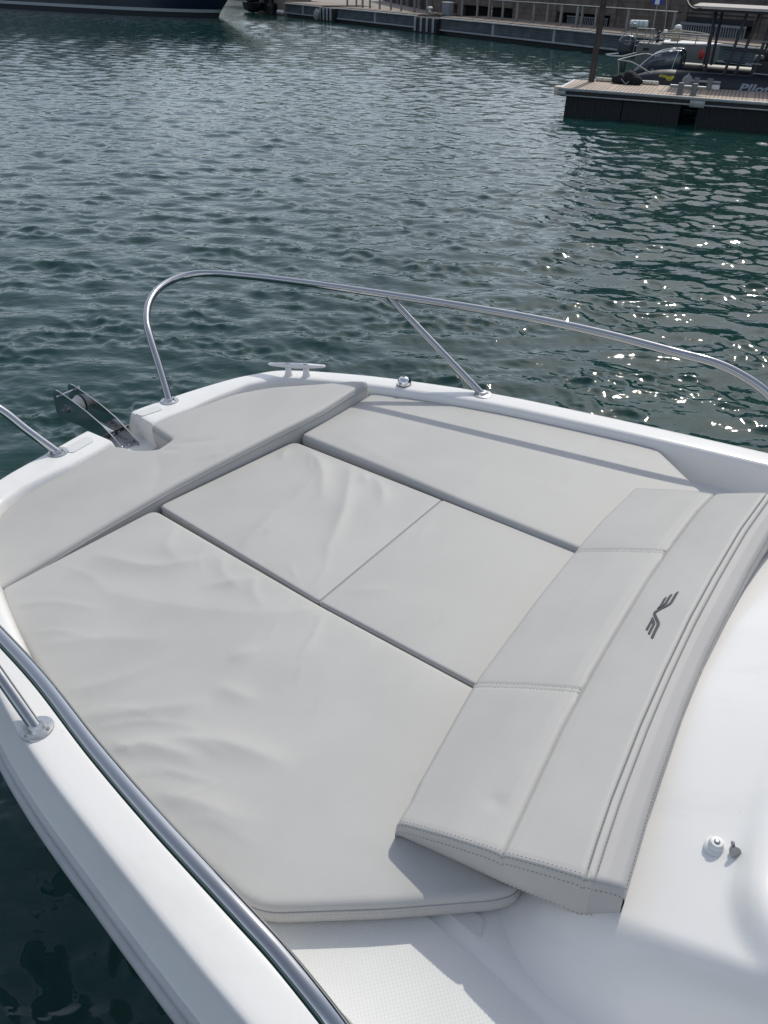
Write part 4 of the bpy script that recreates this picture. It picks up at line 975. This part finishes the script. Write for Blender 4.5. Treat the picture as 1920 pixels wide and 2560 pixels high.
for f0, f1 in ((.06, .2), (.25, .42), (.47, .62), (.67, .84), (.9, 1.0)):
    g = B(); quadwall(g, f0, f1, .5, 1.9, .12); g.build('shutter', M['darkwall'], rw, smooth=False)
pv_ = B().prism([(-14, 2.6), (10.6, 2.6), (-2, 8.3), (-14, 13)], lambda x, y, h: (x, y, h), .3, .672).build('pavement', M['tan'], None, smooth=False); pv_.matrix_world = FQ; tag(pv_, kind='structure')
ew = B().box(-4.4, -.7, .4, 2.2, -.5, 1.25).box(-4.5, -.6, .3, 2.3, 1.254, 1.36, .01).build('harbour_wall', M['tan'], None, smooth=False); ew.matrix_world = FQ; tag(ew, 'plain tan concrete wall where the timber quay ends', 'wall')
# iron gate in front of the dark bay on the right
gt = empty('iron_fence', at(FQ, 26.0, 2.3, 0), 'tall grey iron bar fence across the dark bay behind the workboat', 'fence')
bb = B()
for k in range(26): bb.box(.04 + k * .105, .085 + k * .105, 0, .03, .30, 1.02)
bb.build('bars', M['iron'], gt, smooth=False)
B().box(0, 2.74, -.03, -.002, .97, 1.05).box(0, 2.74, -.02, -.002, .28, .34).build('cross_rail', M['iron'], gt, smooth=False)
gt2 = empty('iron_fence', at(FQ, 20.02, 2.55, 0), 'low grey iron bar fence in a wall bay beside the steel pile', 'fence')
bb = B()
for k in range(24): bb.box(.03 + k * .094, .06 + k * .094, 0, .02, .55, .95)
bb.build('bars', M['iron'], gt2, smooth=False)
B().box(0, 2.26, -.02, -.002, .925, .955).build('cross_rail', M['iron'], gt2, smooth=False)
# large building set back on the right
fb = empty('harbour_building', at(FQ, 2, 26, 0), 'tall stone building standing back behind the quay wall', 'building')
wl2 = B().box(0, 84, 0, 14, .6, 17).build('wall', M['facade'], fb, smooth=False)
wn = B()
for r_i in range(4):
    for k in range(19): wn.box(2 + k * 4.1, 3.5 + k * 4.1, -.06, -.005, 2.5 + r_i * 3.5, 4.6 + r_i * 3.5)
wn.build('window', M['darkwall'], wl2, smooth=False)
B().box(-.6, 84.6, -.6, 14.6, 17.01, 17.6).build('roof', M['stone'], fb, smooth=False)

# ------------------------------------------------------------------ navy yacht and small craft at the left
FY = frame((-9.95, 50.7, 0), (-.896, .443))
ya = empty('motor_yacht', FY, 'large navy blue yacht hull with a pale boot stripe', 'yacht')
def yh(z0, z1, off, name, mat, nz=6):
    secs = []
    for x in np.r_[np.linspace(0, 6, 30), np.linspace(6.5, 34, 30)]:
        hw = 2.3 * (1 - math.exp(-x / 2.6)); sec = []
        for z in np.linspace(z0, z1, nz):
            rk = -.9 * max(z, 0) - .25 * min(z, 0) - .05 * z * z * (z > 0); fl_ = 1 + .10 * max(z, 0) / 3 * math.exp(-x / 6)
            sec.append((x + rk * math.exp(-x / 5), -hw * fl_ - off, z))
        for z in np.linspace(z1, z0, nz):
            rk = -.9 * max(z, 0) - .25 * min(z, 0) - .05 * z * z * (z > 0); fl_ = 1 + .10 * max(z, 0) / 3 * math.exp(-x / 6)
            sec.append((x + rk * math.exp(-x / 5), hw * fl_ + off, z))
        secs.append(sec)
    return B().loft(secs, closed=True).build(name, mat, ya, ang=60)
yh(.34, 3.2, 0, 'hull', M['navy']); yh(.19, .338, .012, 'boot_stripe', M['bootstripe'], 2); yh(-1, .188, 0, 'bottom', M['antifoul'], 4)
yh(3.205, 3.32, .05, 'cap_rail', M['white'], 2)
B().box(7, 30, -1.7, 1.7, 3.32, 5.4, .3).build('deckhouse', M['white'], ya)
for k, (t, o, ln, lab) in enumerate(((-4.2, -1.6, 1.0, 'small dark tender moored by the navy yacht bow'), (-3.2, -.9, .95, 'small dark tender moored next to the tan wall'))):
    r = empty('tender', at(FQ, t, o + .8, 0), lab, 'boat', 'small tenders between the yacht and the quay')
    secs = []
    for x, w_, zb in ((0, .3, .1), (.15, .45, .02), (.8, .5, 0), (1.3, .4, .05), (1.6, .1, .3)):
        secs.append([(x * ln, 0.5 - w_, .55), (x * ln, .5 - w_ * .8, zb + .15), (x * ln, .5, zb), (x * ln, .5 + w_ * .8, zb + .15), (x * ln, .5 + w_, .55)])
    B().loft(secs, closed=True).build('hull', M['black'], r, ang=30)
    B().box(.3, 1.1, .2, .8, .55, 1.1, .1).build('cover', M['black'], r)
dm = B().lathe([(.22, 0), (.24, .1), (.22, .5), (.12, .62), (.1, .8), (.001, .82)], (0, 0, 0), (0, 0, 1), 20).build('mooring_buoy', M['black'], None)
dm.matrix_world = at(FQ, -1.75, .0, -.05); tag(dm, 'black mooring post in the water before the tan wall', 'buoy')
wfz = B().tube([(-.35, 0, 0), (-.3, 0, 0), (.3, 0, 0), (.35, 0, 0)], [.04, .1, .1, .04], 16).build('pontoon_float', M['white'], None)
wfz.matrix_world = at(FQ, -.75, .1, .16); tag(wfz, 'small white float at the tip of the timber quay', 'float')

# ------------------------------------------------------------------ unseen ridge added round the harbour to darken water reflections
M['added_hill'] = pbr('added_hill_green', (.06, .075, .068), .95, var=.3, vscale=.02)
hg = []
for a in np.linspace(R(-150), R(150), 120):
    row = []
    for d, k in ((330, 0), (380, .35), (450, .7), (540, 1.0), (700, .9)):
        h = 68 + 18 * math.sin(a * 5 + .6) + 9 * math.sin(a * 13 + 2) + 5 * math.sin(a * 29)
        row.append((d * math.sin(a), d * math.cos(a), -1 + h * k + 4 * math.sin(a * 41 + d)))
    hg.append(row)
ho = B().loft(hg, caps=False).build('added_hills', M['added_hill'], None); tag(ho, kind='structure')
